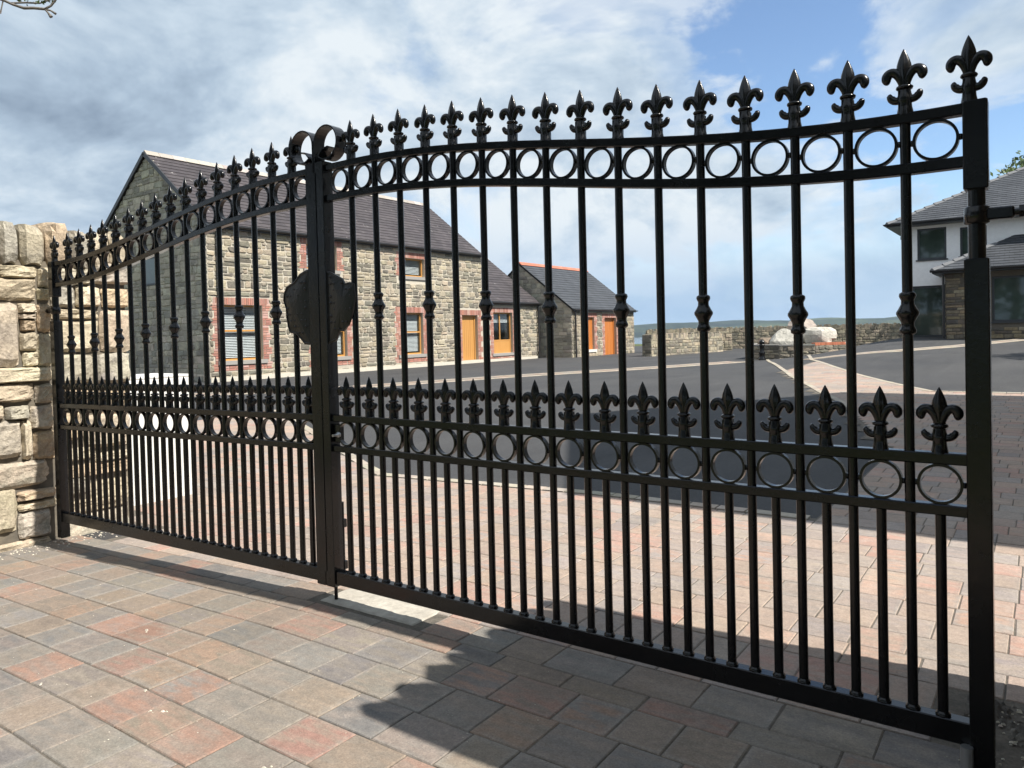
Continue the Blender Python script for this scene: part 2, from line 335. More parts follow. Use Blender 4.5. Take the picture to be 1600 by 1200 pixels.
PAL = [((.310, .258, .212), (.270, .235, .20), 26), ((.285, .258, .225), (.235, .225, .21), 22), ((.35, .255, .20), (.29, .25, .21), 17), ((.345, .215, .175), (.30, .245, .21), 16), ((.235, .235, .23), (.285, .265, .24), 11), ((.185, .187, .19), (.25, .235, .215), 6), ((.25, .245, .235), (.35, .24, .185), 9)]
def pick(pal):
    tot = sum(p[2] for p in pal); k = R.uniform(0, tot)
    for a, b_, w_ in pal:
        k -= w_
        if k <= 0: break
    mean = (.285, .238, .212)
    a, b_ = (tuple(.78*g_*(q*.88+m_*.12) for q, m_, g_ in zip(c_, mean, (1.02, .99, .965))) for c_ in (a, b_)); a, b_ = var(a, .08), var(b_, .08)
    return (b_, a) if R.random() < .4 else (a, b_)
def paver_mesh(mb, x0, x1, y0, y1, zc, t1, t2, gap=.0024, bev=.0034, h=.04):
    j = lambda: R.uniform(-.0016, .0016)
    tl = R.uniform(-.0008, .0008); tx = R.uniform(-.0007, .0007)
    def ring(i, dz, jj):
        return [(x, y, gz(x, y)+zc+dz+tl+tx*(1 if x > (x0+x1)/2 else -1)) for x, y in
                ((x0+i+jj[0], y0+i+jj[1]), (x1-i+jj[2], y0+i+jj[3]), (x1-i+jj[4], y1-i+jj[5]), (x0+i+jj[6], y1-i+jj[7]))]
    jj = [j() for _ in range(8)]
    e_ = R.uniform(.012, .035); vs = ring(gap, -h, jj)+ring(gap, -bev, jj)+ring(gap+bev, 0, jj)+ring(gap+bev+e_, R.uniform(-.0008, .001), jj)
    fs = [(12, 13, 14, 15)]
    for k in range(3):
        for i in range(4): fs.append((k*4+i, k*4+(i+1) % 4, k*4+4+(i+1) % 4, k*4+4+i))
    mb.add(vs, fs, t1, t2)
    q = R.choice((0, .15, .3, .55)); g = (.25, .235, .215)      # pale bloom along the worn edges
    for i in range(8, 12):
        k = q*R.uniform(.6, 1.3); o = len(mb.t)-16+i
        mb.t[o] = tuple(a*(1-k)+b_*k for a, b_ in zip(t1, g)); mb.t2[o] = tuple(a*(1-k)+b_*k for a, b_ in zip(t2, g))
pavs = []
def lay_rows(y0, y1, x0, x1, pitch=.2, lens=(.2, .22, .25, .3)):
    y = y0
    while y < y1-.02:
        ym_ = y+pitch/2; xs_ = lin(x0, x1, int((x1-x0)/.02)); i = 0
        while i < len(xs_):                       # spans of this course that lie inside the paving
            if not is_paved(xs_[i], ym_): i += 1; continue
            k = i
            while k+1 < len(xs_) and is_paved(xs_[k+1], ym_): k += 1
            a, e = xs_[i]-.01, xs_[k]+.01; x = a; first = R.uniform(.08, .25); i = k+1
            while x < e-.02:
                ln = first or R.choice(lens)*R.uniform(.97, 1.03); first = None
                if e-x-ln < .09: ln = e-x
                pavs.append((x, x+ln, y, y+pitch)); x += ln
        y += pitch
lay_rows(-.17-.2*16, -.171, XL, XR, lens=(.18, .2, .21, .22, .25))
pavs += [p for p in []]
lay_rows(-.17, -.06, XL, XR, .11)
lay_rows(.13, 2.6, -3.95, XR, .205, (.17, .2, .22, .26))
lay_rows(.75, 2.6, -9, -3.9, .205, (.2, .24, .28, .3))
lay_rows(2.6, 25.3, -9, XR, .205, (.17, .21, .24, .27))
# the course right below the gate: cut pieces, with a cast concrete pad at the middle
x = XL
while x < XR:
    ln = R.uniform(.2, .3)
    if not (-1.03 < x+ln/2 < -.40): pavs.append((x, x+ln, -.06, .13))
    x += ln
def hidden_patch(x, y): return 1.585 < x < 1.82 and -.36 < y < .50
pavs = [p for p in pavs if not hidden_patch((p[0]+p[1])/2, (p[2]+p[3])/2)]
def in_view(x, y, z=0):
    d = Vector((x, y, z))-CAM; zc = d.dot(cF)
    if zc < .3: return False
    u = 800+1168*d.dot(cX)/zc; v = 545-1168*d.dot(cU)/zc
    return -40 < u < 1640 and v < 1240
pavs.sort(key=lambda p: (0 if in_view((p[0]+p[1])/2, (p[2]+p[3])/2) else 1, (Vector(((p[0]+p[1])/2, (p[2]+p[3])/2, 0))-CAM).length))
rest = MB()
for i, p in enumerate(pavs):
    t1, t2 = pick(PAL)
    if p[2] > .1:                         # the newer paving inside the gate is dusty, paler and pinker
        k = 1.36; t1, t2 = (tuple(k*(q*.78+m_*.22) for q, m_ in zip(c_, (.245, .175, .155))) for c_ in (t1, t2))
    if i < 300:
        mb = MB(); paver_mesh(mb, *p, 0, t1, t2); mb.build('paver', M['paver'], drive)
    else: paver_mesh(rest, *p, 0, t1, t2)
tag(rest.build('paver', M['paver'], drive), kind='stuff')
# pale edging setts round the paved area
edge = MB()
def edging(p, q, wd=.10, step=.2):
    p, q = Vector(p), Vector(q); n = max(1, int((q-p).length/step)); d = (q-p)/n; s_ = Vector((-d.y, d.x)).normalized()*wd/2
    for i in range(n):
        a = p+d*(i+.03); c_ = p+d*(i+.97); k = var((.37, .33, .27), .14)
        vs = [(*v, gz(*v)+dz) for dz in (-.04, .004) for v in (a-s_, c_-s_, c_+s_, a+s_)]
        edge.add(vs, [(4, 5, 6, 7), (0, 1, 5, 4), (1, 2, 6, 5), (2, 3, 7, 6), (3, 0, 4, 7)], k)
edging((-3.3, 2.66), (.56, 2.66)); [edging(p, q) for p, q in zip(EDGE_L[4:], EDGE_L[5:])]
edging((3.4, 12.52), (.27, 12.52)); [edging(p, q) for p, q in zip(EDGE_R, EDGE_R[1:])]
edging((-3.3, 2.66), (-9.0, 5.74)); 
# paved bands crossing the asphalt further off
band = MB()
def band_strip(pts, wd):
    for (p, q) in zip(pts, pts[1:]):
        p, q = Vector(p), Vector(q); n = max(1, int((q-p).length/.24)); d = (q-p)/n; s_ = Vector((-d.y, d.x)).normalized()
        rows = max(1, int(round(wd/.2)))
        for i in range(n):
            for r_ in range(rows):
                t1, t2 = pick(PAL); o = s_*(-wd/2+wd*r_/rows); o2 = s_*(-wd/2+wd*(r_+.96)/rows)
                if r_ in (0, rows-1): t1 = t2 = var((.38, .335, .275), .12)
                a = p+d*(i+.02); c_ = p+d*(i+.98)
                vs = [(*v, gz(*v)+dz) for dz in (-.04, .002) for v in (a+o, c_+o, c_+o2, a+o2)]
                band.add(vs, [(4, 5, 6, 7), (0, 1, 5, 4), (1, 2, 6, 5), (2, 3, 7, 6), (3, 0, 4, 7)], t1, t2)
band_strip([(-14.6, 6.3), (-12.98, 8.4), (-11.86, 10.3), (-10.5, 14.95), (-8.64, 19.38), (-7.1, 24.3)], .95)
band_strip([(-4.0, 20.9), (-3.11, 21.7), (-1.81, 22.85), (-.3, 25.02), (1.32, 28.1)], .62)
bandp = tag(band.build('paved_band', M['paver']), kind='structure'); tag(edge.build('edging_sett', M['concrete'], drive), kind='stuff')
# concrete pad below the meeting stiles
b = MB(); n_ = 28; xs_ = lin(-1.03, -.40, n_); ys_ = lin(-.05, .34, 14)
vs_ = [(x, y, gz(x, y)+.002+.0012*math.sin(x*37+y*21)*math.sin(y*44)+R.uniform(-.0012, .0012)-(.03 if (i in (0, n_) or j in (0, 14)) else 0)) for j, y in enumerate(ys_) for i, x in enumerate(xs_)]
b.add(vs_, [(j*(n_+1)+i, j*(n_+1)+i+1, (j+1)*(n_+1)+i+1, (j+1)*(n_+1)+i) for j in range(14) for i in range(n_)], (.46, .43, .375), (.37, .345, .30)); b.build('concrete_pad', M['concrete'], drive)
# rough mortar and soil round the foot of the right hanging post
b = MB(); n_ = 26; k_ = 70; xs_ = lin(1.585, 1.82, n_); ys_ = lin(-.36, .50, k_)
vs_ = [(x, y, -.065+.02*math.sin(x*31+1)*math.sin(y*17)+R.uniform(-.010, .012)+.03*sstep(.1, .45, y)) for y in ys_ for x in xs_]
b.add(vs_, [(j*(n_+1)+i, j*(n_+1)+i+1, (j+1)*(n_+1)+i+1, (j+1)*(n_+1)+i) for j in range(k_) for i in range(n_)], (.20, .185, .16), (.11, .10, .09)); b.sm = [True]*len(b.f)
tag(b.build('mortar_bed', M['soil'], drive))
# crumbs of pale mortar lying on the paving
b = MB()
def crumb(x, y, s):
    vs = [(x+s*.5*q[0]*R.uniform(.6, 1.2), y+s*.5*q[1]*R.uniform(.6, 1.2), gz(x, y)+.001+s*.35*q[2]) for q in ((-1, -.7, 0), (1, -.6, 0), (.8, .8, 0), (-.9, .7, 0), (-.4, -.3, 1), (.5, .1, 1.1), (-.2, .4, .8))]
    b.add(vs, [(0, 1, 5, 4), (1, 2, 5), (2, 3, 6, 5), (3, 0, 4, 6), (4, 5, 6)], var((.62, .57, .48), .15))
for cx_, cy_ in ((-.62, -1.03), (-.66, -1.05), (-.35, -1.35), (-.40, -1.30), (-.18, -1.27), (-.05, -1.05), (-1.4, -.66), (-.3, -1.48), (-.82, -.98), (-1.22, -1.16)):
    crumb(cx_, cy_, R.uniform(.008, .02)); crumb(cx_+R.uniform(-.02, .02), cy_+R.uniform(-.02, .02), R.uniform(.005, .012))
for _ in range(150): crumb(R.uniform(-3.2, .5), R.uniform(-1.6, -.25), R.uniform(.002, .006))
for _ in range(160): crumb(-3.7+abs(R.gauss(0, .12)), R.uniform(-.6, .4), R.uniform(.004, .016))
for _ in range(220): crumb(R.uniform(1.59, 1.8), R.uniform(-.3, .48), R.uniform(.004, .014))
tag(b.build('mortar_crumbs', M['concrete']), 'small pale crumbs of mortar scattered over the paving', kind='stuff')

# ------------------------------------------------------------------ the gate
UC = -.987
circ = lambda r, n=10: [(r*math.cos(2*math.pi*k/n), r*math.sin(2*math.pi*k/n)) for k in range(n)]
def dense(path, rr, k=4):             # Catmull-Rom through the points
    P_, Q_ = [], []; n = len(path)
    for i in range(n-1):
        p0, p1, p2, p3 = (Vector(path[max(0, min(n-1, j))]) for j in (i-1, i, i+1, i+2))
        for q in range(k):
            t = q/k; P_.append(.5*((2*p1)+(p2-p0)*t+(2*p0-5*p1+4*p2-p3)*t*t+(3*p1-p0-3*p2+p3)*t*t*t)); Q_.append(rr[i]*(1-t)+rr[i+1]*t)
    return P_+[Vector(path[-1])], Q_+[rr[-1]]
def finial_mesh():
    b = MB()
    n = 14                                     # blade of the spear: lens section, ridged
    prof = [(0.0006, .1815), (.0035, .176), (.0068, .169), (.0105, .160), (.0140, .150), (.0168, .140), (.0184, .130), (.0188, .122), (.0180, .110), (.0160, .097), (.0148, .086), (.0150, .079)]
    sec = [(1, 0), (.80, .42), (.45, .66), (.14, .82), (0, 1.0), (-.14, .82), (-.45, .66), (-.80, .42), (-1, 0), (-.80, -.42), (-.45, -.66), (-.14, -.82), (0, -1.0), (.14, -.82), (.45, -.66), (.80, -.42)]; ns = 16
    vs = []
    for r, z in reversed(prof):
        for a, c_ in sec: vs.append((a*r, .0175+c_*min(.0125, r*.66), z))
    b.add(vs, [(i*ns+k, i*ns+(k+1) % ns, i*ns+ns+(k+1) % ns, i*ns+ns+k) for i in range(len(prof)-1) for k in range(ns)]+[tuple(range(len(vs)-ns, len(vs)))], smooth=True)
    for s in (-1, 1):
        path = [(.004, .078), (.0075, .092), (.012, .105), (.0185, .1155), (.027, .1210), (.0355, .1195), (.0410, .1125), (.0422, .1035), (.0400, .0955), (.0375, .0915)]
        rr = [.0085, .0098, .0112, .0124, .0130, .0134, .0134, .0122, .0090, .0040]
        path, rr = dense([(x_, z_, 0) for x_, z_ in path], rr)
        b.sweep([(s*p.x, .0175, p.y) for p in path], circ(1, 10), up=(0, 1, 0), scales=[(r, min(r, .0110)) for r in rr])
        path = [(.006, .042), (.015, .040), (.024, .041), (.031, .047), (.0335, .055), (.030, .059)]
        rr = [.012, .0115, .0108, .0104, .0098, .0055]
        path, rr = dense([(x_, z_, 0) for x_, z_ in path], rr, 3)
        b.sweep([(s*p.x, .0175, p.y) for p in path], circ(1, 8), up=(0, 1, 0), scales=rr)
    b.lathe([(.013, .066), (.0195, .069), (.0212, .073), (.0195, .077), (.013, .080)], (0, .0175, 0), 12)
    b.lathe([(.0205, -.004), (.0195, .006), (.0172, .018), (.0165, .028), (.0192, .036), (.0188, .046), (.0160, .057), (.0145, .068)], (0, .0175, 0), 12)
    for k in range(4):                          # acanthus ribs on the neck
        a = k*math.pi/2+math.pi/4; b.sweep([(.0165*math.cos(a), .0175+.0165*math.sin(a), z_) for z_ in (.006, .03, .064)], circ(.0028, 5))
    me = b.build('finial', M['black']); mesh = me.data; bpy.data.objects.remove(me); return mesh
FIN = finial_mesh()
b = MB(); b.sweep([(.0535*math.cos(2*math.pi*k/36), .0175, .0535*math.sin(2*math.pi*k/36)) for k in range(36)], [(-.009, -.0025), (.009, -.0025), (.009, .0025), (-.009, .0025)], closed=True, up=(0, 1, 0), smooth=False)
# 20 mm deep flat ring: section runs across the gate
b = MB(); vs_ = []
for k in range(40):
    a = 2*math.pi*k/40
    for r_, y_ in ((.0568, .007), (.0568, .028), (.0492, .028), (.0492, .007)): vs_.append((r_*math.cos(a), y_, r_*math.sin(a)))
b.add(vs_, [(k*4+q, k*4+(q+1) % 4, ((k+1) % 40)*4+(q+1) % 4, ((k+1) % 40)*4+q) for k in range(40) for q in range(4)], smooth=False)
for a in (0, math.pi/2, math.pi, 3*math.pi/2):     # weld beads
    b.lathe([(.004, -.008), (.0075, -.003), (.0075, .003), (.004, .008)], (.0585*math.cos(a), .0175, .0585*math.sin(a)), 8)
tmp = b.build('ring', M['black']); RING = tmp.data; bpy.data.objects.remove(tmp)
b = MB(); b.lathe([(.0135, -.056), (.0195, -.052), (.0205, -.045), (.0185, -.040), (.0155, -.034), (.0160, -.024), (.0220, -.012), (.0272, -.003), (.0272, .003), (.0220, .012), (.0160, .024), (.0155, .034), (.0185, .040), (.0205, .045), (.0195, .052), (.0135, .056)], (0, .0175, 0), 16)
tmp = b.build('collar', M['black']); COLLAR = tmp.data; bpy.data.objects.remove(tmp)
def gate_bar_mesh(z0, z1, r=.0140, foot=True):
    b = MB(); b.lathe([(r, z0), (r, z1)], (0, .0175, 0), 14)
    if foot: b.lathe([(.0195, z0-.001), (.0200, z0+.004), (.0165, z0+.009), (r, z0+.012)], (0, .0175, 0), 14)
    tmp = b.build('bar', M['black']); me = tmp.data; bpy.data.objects.remove(tmp); return me
DOG = gate_bar_mesh(.106, .674)
def top_z(d): return 1.795+.218*(.5+.5*math.cos(math.pi*max(0, min(1, (d-.25)/2.3))))
def leaf(sg, d0, slope, label):
    root = empty('gate_leaf', label, 'gate', (UC, 0, 0), 'two leaves of the iron driveway gate')
    zo = lambda d: d*slope
    def P(name, mb): return mb.build(name, M['black'], root)
    def inst(name, me, d, z, y=0, s=1):
        o = link_o(name, me, root); o.location = (sg*d, y, z+zo(d)); return o
    DP = 2.612
    # rails
    def rail(z_top, h, dA=.062, dB=DP, f=None, dep=.036, y0=0):
        b = MB(); n = 60 if f else 8
        ds = lin(dA, dB, n); e = .003; vs = []
        for d in ds:
            zt = (f(d) if f else 0)+z_top+zo(d); zb = zt-h
            vs += [(sg*d, y0+e, zb), (sg*d, y0, zb+e), (sg*d, y0, zt-e), (sg*d, y0+e, zt), (sg*d, y0+dep-e, zt), (sg*d, y0+dep, zt-e), (sg*d, y0+dep, zb+e), (sg*d, y0+dep-e, zb)]
        fs = [(i*8+k, i*8+(k+1) % 8, i*8+8+(k+1) % 8, i*8+8+k) for i in range(n) for k in range(8)]
        b.add(vs, fs); P('rail', b)
    rail(0, .030, f=top_z); rail(-.142, .030, f=top_z)
    rail(.845, .032); rail(.701, .030); rail(.106, .064, dep=.042, y0=-.003)
    # stiles at the meeting edge and the hanging post
    b = MB(); b.box((sg*.002 if sg > 0 else -.062, -.012, .030), (.062 if sg > 0 else -.002, .050, 2.03), bev=.003); P('meeting_stile', b)
    b = MB(); zt = top_z(9)+zo(DP)
    pc = DP+.029
    X0, X1 = (sg*DP, sg*(DP+.058)) if sg > 0 else (sg*(DP+.058), sg*DP)
    b.box((X0, -.011, zt-.235), (X1, .047, zt+.002), bev=.003); P('upper_sleeve', b)
    b = MB(); b.box((X0, -.011, -.10), (X1, .047, 1.375+zo(DP)*.3), bev=.003); P('lower_sleeve', b)
    b = MB(); b.lathe([(.021, 1.36), (.021, zt-.2)], (sg*pc, .018, 0), 18); P('hanging_post', b)
    # hinge: eye round the post, threaded arm to the pier
    hz = 1.492 if sg > 0 else 1.435
    b = MB(); b.lathe([(.024, hz-.024), (.030, hz-.021), (.030, hz+.021), (.024, hz+.024)], (sg*pc, .018, 0), 18)
    b.box((min(sg*(pc+.02), sg*(pc+.085)), .003, hz-.016), (max(sg*(pc+.02), sg*(pc+.085)), .033, hz+.016), bev=.004)
    e_ = 2.82 if sg > 0 else 2.77
    b.lathe([(.0095, min(sg*(pc+.08), sg*e_)), (.0095, max(sg*(pc+.08), sg*e_))], (0, .018, hz), 12, axis='x')
    b.lathe([(.017, min(sg*(pc+.095), sg*(pc+.112))), (.017, max(sg*(pc+.095), sg*(pc+.112)))], (0, .018, hz), 6, axis='x', smooth=False); P('hinge', b)
    # rings, bars, finials
    for i in range(17):
        dm = d0-.075+.15*i; zc = top_z(dm)-.030-.056
        inst('ring', RING, dm, zc)
        inst('ring', RING, dm, .757)
        inst('dog_bar', DOG, dm, 0)
        o = inst('finial', FIN, dm, .845); o.scale = (1.07, 1.1, 1.0)
        if sg < 0: o.rotation_euler = (0, 0, R.uniform(-.03, .03))
        if i < 16:
            d = d0+.15*i
            key = gate_bar_mesh(.845, top_z(d)-.172+.004, foot=False)
            inst('bar', key, d, 0); inst('dog_bar', DOG, d, 0)
            for z_a, z_b in ((.701, .815), (top_z(d)-.145, top_z(d)-.028)):
                inst('bar', gate_bar_mesh(z_a-.002, z_b, foot=False), d, 0)
            b_ = inst('finial', FIN, d, top_z(d)); b_.scale = (1.07, 1.1, 1.0); b_.rotation_euler = (R.uniform(-.015, .015), R.uniform(-.01, .01), R.uniform(-.05, .05))
            if i % 2 == 1: inst('collar', COLLAR, d, (.845+top_z(d)-.172)/2).scale = (1.1, 1.1, 1.08)
        else: inst('finial', FIN, DP+.015, top_z(9)+.001)
    # scroll: a flat strip rolled outward at the head of the stile
    b = MB(); rs = .077; cz = 2.112; cxs = .006+rs
    path = [(.006, 1.985), (.006, 2.05)]
    for k in range(25):
        a = math.pi-2*math.pi*k/24*.86; path.append((cxs+rs*math.cos(a), cz+rs*math.sin(a)))
    path += [(cxs-.045, cz-.052), (cxs-.025, cz-.030), (cxs+.015, cz-.022)]
    pts = [(sg*x_, .019, z_) for x_, z_ in path]
    vs = []
    for i, p in enumerate(pts):
        t_ = (Vector(pts[min(i+1, len(pts)-1)])-Vector(pts[max(i-1, 0)])).normalized(); nrm = Vector((t_.z, 0, -t_.x))*.003
        for y_, q in ((-.012, 1), (.050, 1), (.050, -1), (-.012, -1)): vs.append((p[0]+nrm.x*q, y_, p[2]+nrm.z*q))
    b.add(vs, [(i*4+k, i*4+(k+1) % 4, i*4+4+(k+1) % 4, i*4+4+k) for i in range(len(pts)-1) for k in range(4)]+[(0, 1, 2, 3), tuple(range(len(vs)-4, len(vs)))])
    P('scroll', b)
    # half of the cast crest
    o_ = CREST[sg]; b = MB(); n = len(o_); cx_ = sum(p[0] for p in o_)/n; cz_ = sum(p[1] for p in o_)/n
    rings = []
    for k, (sc_, y_) in enumerate(((1.0, .002), (1.0, -.007), (.955, -.0085), (.93, -.0045), (.90, -.0045), (.55, -.010), (.25, -.013))):
        rings.append([(cx_+(x_-cx_)*sc_-UC, y_, cz_+(z_-cz_)*sc_) for x_, z_ in o_])
    vs = sum(rings, [])+[(cx_-UC, -.0135, cz_)]
    fs = [(k*n+i, k*n+(i+1) % n, k*n+n+(i+1) % n, k*n+n+i) for k in range(6) for i in range(n)]+[(6*n+i, 6*n+(i+1) % n, 7*n) for i in range(n)]
    b.add(vs, fs)
    for r_ in range(9):                         # relief of small beads and ridges
        for q in range(7):
            x_ = cx_+(q-3)*.026; z_ = cz_+(r_-4)*.030
            if inside_poly(x_, z_, [(cx_+(p[0]-cx_)*.86, cz_+(p[1]-cz_)*.86) for p in o_]):
                if (r_+q) % 3: b.lathe([(.0058, 0), (.0045, .004), (.0012, .0062)], (x_-UC, 0, 0), 6, axis='y') if False else bead(b, x_-UC, -.0085, z_, R.uniform(.0055, .0095))
    b.build('crest', M['cast'], root)
    if sg > 0:
        b = MB(); b.box((.070, .006, .715), (.108, .034, .800), bev=.003); P('lock_case', b)
        b = MB(); b.lathe([(.006, -.03), (.006, -.004), (.013, -.002), (.013, .008)], (.100, 0, .752), 12, axis='y'); k_ = b.build('lock_knob', M['metal'], root)
        b = MB(); b.lathe([(.0085, .06), (.0085, .42)], (.046, .062, 0), 12); b.lathe([(.0085, -.038), (.0085, .034)], (.046, .010, 0), 12); b.box((.028, .052, .30), (.064, .074, .34), bev=.002); b.box((.028, .052, .10), (.064, .074, .14), bev=.002); P('drop_bolt', b)
        b = MB(); b.lathe([(.030, .0), (.030, .006), (.018, .012)], (pc, .018, -.03), 14); b.lathe([(.016, -.03), (.016, .05)], (pc-.035, -.02, 0), 10); k_ = b.build('pivot', M['metal'], root)
    else:
        b = MB(); b.box((-.010, -.0155, .10), (.012, -.0122, 1.98), bev=.001); P('cover_strip', b)
    return root
def bead(b, x, y, z, r):
    vs = [(x, y-r*.9, z)]+[(x+r*math.cos(k*math.pi/3), y, z+r*math.sin(k*math.pi/3)) for k in range(6)]
    b.add(vs, [(0, 1+k, 1+(k+1) % 6) for k in range(6)])
def inside_poly(x, y, P):
    c = False; j = len(P)-1
    for i in range(len(P)):
        if (P[i][1] > y) != (P[j][1] > y) and x < (P[j][0]-P[i][0])*(y-P[i][1])/(P[j][1]-P[i][1])+P[i][0]: c = not c
        j = i
    return c
CREST = {-1: [(-1.049, 1.533), (-1.067, 1.532), (-1.115, 1.516), (-1.155, 1.482), (-1.214, 1.460), (-1.235, 1.43), (-1.241, 1.393), (-1.224, 1.354), (-1.221, 1.313), (-1.213, 1.266), (-1.200, 1.235), (-1.152, 1.227), (-1.120, 1.202), (-1.093, 1.177), (-1.05, 1.173)],
         1: [(-.925, 1.518), (-.90, 1.512), (-.875, 1.501), (-.821, 1.477), (-.804, 1.452), (-.772, 1.457), (-.745, 1.449), (-.739, 1.393), (-.749, 1.344), (-.764, 1.298), (-.786, 1.261), (-.822, 1.233), (-.847, 1.235), (-.871, 1.192), (-.925, 1.176)]}
g_r = leaf(1, .222, 0, 'nearer right leaf of the black wrought iron gate, with the drop bolt')
g_l = leaf(-1, .193, -.0129, 'farther left leaf of the black wrought iron gate, hung beside the stone pier')
g_l.rotation_euler = (0, 0, .0138)

# ------------------------------------------------------------------ stone work
def stone_block(mb, F, u0, u1, v0, v1, h, t1, t2, gap=.010, r=R):
    u0 += gap; u1 -= gap; v0 += gap; v1 -= gap; W_, H_ = u1-u0, v1-v0
    if W_ < .02 or H_ < .02: return
    c = min(W_, H_)*r.uniform(.08, .28); q = lambda s: r.uniform(-s, s)
    k = min(.03, .10*min(W_, H_))
    o = [(u0+c+q(k), v0+q(k)), (u1-c+q(k), v0+q(k)), (u1+q(k), v0+c+q(k)), (u1+q(k), v1-c+q(k)), (u1-c+q(k), v1+q(k)), (u0+c+q(k), v1+q(k)), (u0+q(k), v1-c+q(k)), (u0+q(k), v0+c+q(k))]
    cu, cv = (u0+u1)/2, (v0+v1)/2; i = 1-min(.35, .014/min(W_, H_)*2)
    vs = [F(u, v, -.03) for u, v in o]+[F(u, v, h*.55) for u, v in o]+[F(cu+(u-cu)*i, cv+(v-cv)*i, h+q(h*.25)) for u, v in o]+[F(cu+q(W_*.1), cv+q(H_*.1), h*r.uniform(1.0, 1.35))]
    fs = [(a*8+j, a*8+(j+1) % 8, a*8+8+(j+1) % 8, a*8+8+j) for a in range(2) for j in range(8)]+[(16+j, 16+(j+1) % 8, 24) for j in range(8)]
    mb.add(vs, fs, t1, t2)
def rubble(u_lo, u_hi, v_lo, v_hi, holes, hr=(.13, .26), lr=(.18, .52), lim=None, r=R):
    out_ = []; v = v_lo
    while v < v_hi-.03:
        h = r.uniform(*hr)
        if v+h > v_hi-.06: h = v_hi-v
        a, c_ = (lim(v+h*.5) if lim else (u_lo, u_hi)); a = max(a, u_lo); c_ = min(c_, u_hi)
        segs = [(a, c_)]
        for (h0, h1, g0, g1) in holes:
            if g0 < v+h-.02 and g1 > v+.02:
                ns = []
                for s0, s1 in segs:
                    if h1 <= s0 or h0 >= s1: ns.append((s0, s1)); continue
                    if h0-s0 > .05: ns.append((s0, h0))
                    if s1-h1 > .05: ns.append((h1, s1))
                segs = ns
        for s0, s1 in segs:
            u = s0
            while u < s1-.02:
                ln = r.uniform(*lr)*(1.25 if h < .16 else 1)
                if s1-u-ln < .12: ln = s1-u
                if h > .2 and r.random() < .30 and ln < .45:
                    k = h*r.uniform(.35, .65); out_.append((u, u+ln, v, v+k)); out_.append((u, u+ln, v+k, v+h))
                else: out_.append((u, u+ln, v, v+h))
                u += ln
        v += h
    return out_
def frame_of(origin, udir, nrm):
    o = Vector(origin); u_ = Vector(udir); n_ = Vector(nrm)
    return lambda u, v, w_: o+u_*u+Vector((0, 0, v))+n_*w_
def wall_core(F, u0, u1, v0, v1, holes, th, tint, mb=None, lim=None):
    mb = mb or MB()
    us = sorted({u0, u1, *[h[0] for h in holes], *[h[1] for h in holes]}); vs_ = sorted({v0, v1, *[h[2] for h in holes], *[h[3] for h in holes]})
    us = [u for u in us if u0 <= u <= u1]; vs_ = [v for v in vs_ if v0 <= v <= v1]
    solid = lambda i, j: 0 <= i < len(us)-1 and 0 <= j < len(vs_)-1 and not any(h[0] < (us[i]+us[i+1])/2 < h[1] and h[2] < (vs_[j]+vs_[j+1])/2 < h[3] for h in holes)
    for i in range(len(us)-1):
        for j in range(len(vs_)-1):
            if not solid(i, j): continue
            a, b_, c_, d_ = us[i], us[i+1], vs_[j], vs_[j+1]
            q = [F(a, c_, 0), F(b_, c_, 0), F(b_, d_, 0), F(a, d_, 0), F(a, c_, -th), F(b_, c_, -th), F(b_, d_, -th), F(a, d_, -th)]
            fs = [(0, 1, 2, 3), (7, 6, 5, 4)]
            if not solid(i, j-1): fs.append((4, 5, 1, 0))
            if not solid(i, j+1): fs.append((3, 2, 6, 7))
            if not solid(i-1, j): fs.append((4, 0, 3, 7))
            if not solid(i+1, j): fs.append((1, 5, 6, 2))
            mb.add(q, fs, tint)
    return mb
def stones_to(parent, F, rects, pal, h=(.012, .03), limit=0, key=None, name='stone', mt='far_stone', gap=.010):
    if key: rects = sorted(rects, key=key)
    rest = MB(); k = 0
    for (a, b_, c_, d_) in rects:
        p = R.choice(pal); t1, t2 = var(p[0], .14), var(p[1], .14)
        if k < limit:
            mb = MB(); stone_block(mb, F, a, b_, c_, d_, R.uniform(*h), t1, t2, gap); 
            if mb.v: put(mb.build(name, M[mt]), parent); k += 1
        else: stone_block(rest, F, a, b_, c_, d_, R.uniform(*h), t1, t2, gap)
    if rest.v: tag(put(rest.build(name, M[mt]), parent), kind='stuff')
def brick_surround(mb, F, u0, u1, v0, v1, head=True, jamb=True, below=0):
    def br(a, b_, c_, d_):
        q = var(R.choice([(.34, .175, .14), (.40, .22, .18), (.30, .15, .12), (.42, .27, .23), (.36, .165, .125)]), .12)
        g = .0075; pr = .012+R.uniform(0, .005)
        mb.box((a+g, c_+g, -.02), (b_-g, d_-g, pr), q, M=lambda p: F(p[0], p[1], p[2]))
    if jamb:
        v = v0-below; k = 0
        while v < v1-.01:
            ln = .225 if (k//3) % 2 else .34
            if ln > .3: br(u0-.115, u0, v, v+.075); br(u0-ln, u0-.115, v, v+.075); br(u1, u1+.115, v, v+.075); br(u1+.115, u1+ln, v, v+.075)
            else: br(u0-ln, u0, v, v+.075); br(u1, u1+ln, v, v+.075)
            v += .075; k += 1
    if head:
        u = u0-.25
        while u < u1+.25-.03: br(u, u+.075, v1, v1+.225); u += .075
    if below:
        v = v0-below
        while v < v0-.05:
            u = u0
            while u < u1-.03: br(u, min(u+.225, u1), v, v+.075); u += .225
            v += .075
def rect_bar(F, mb, u0, u1, v0, v1, w0, w1, tint=(1, 1, 1)): mb.box((u0, v0, w0), (u1, v1, w1), tint, M=lambda p: F(*p))
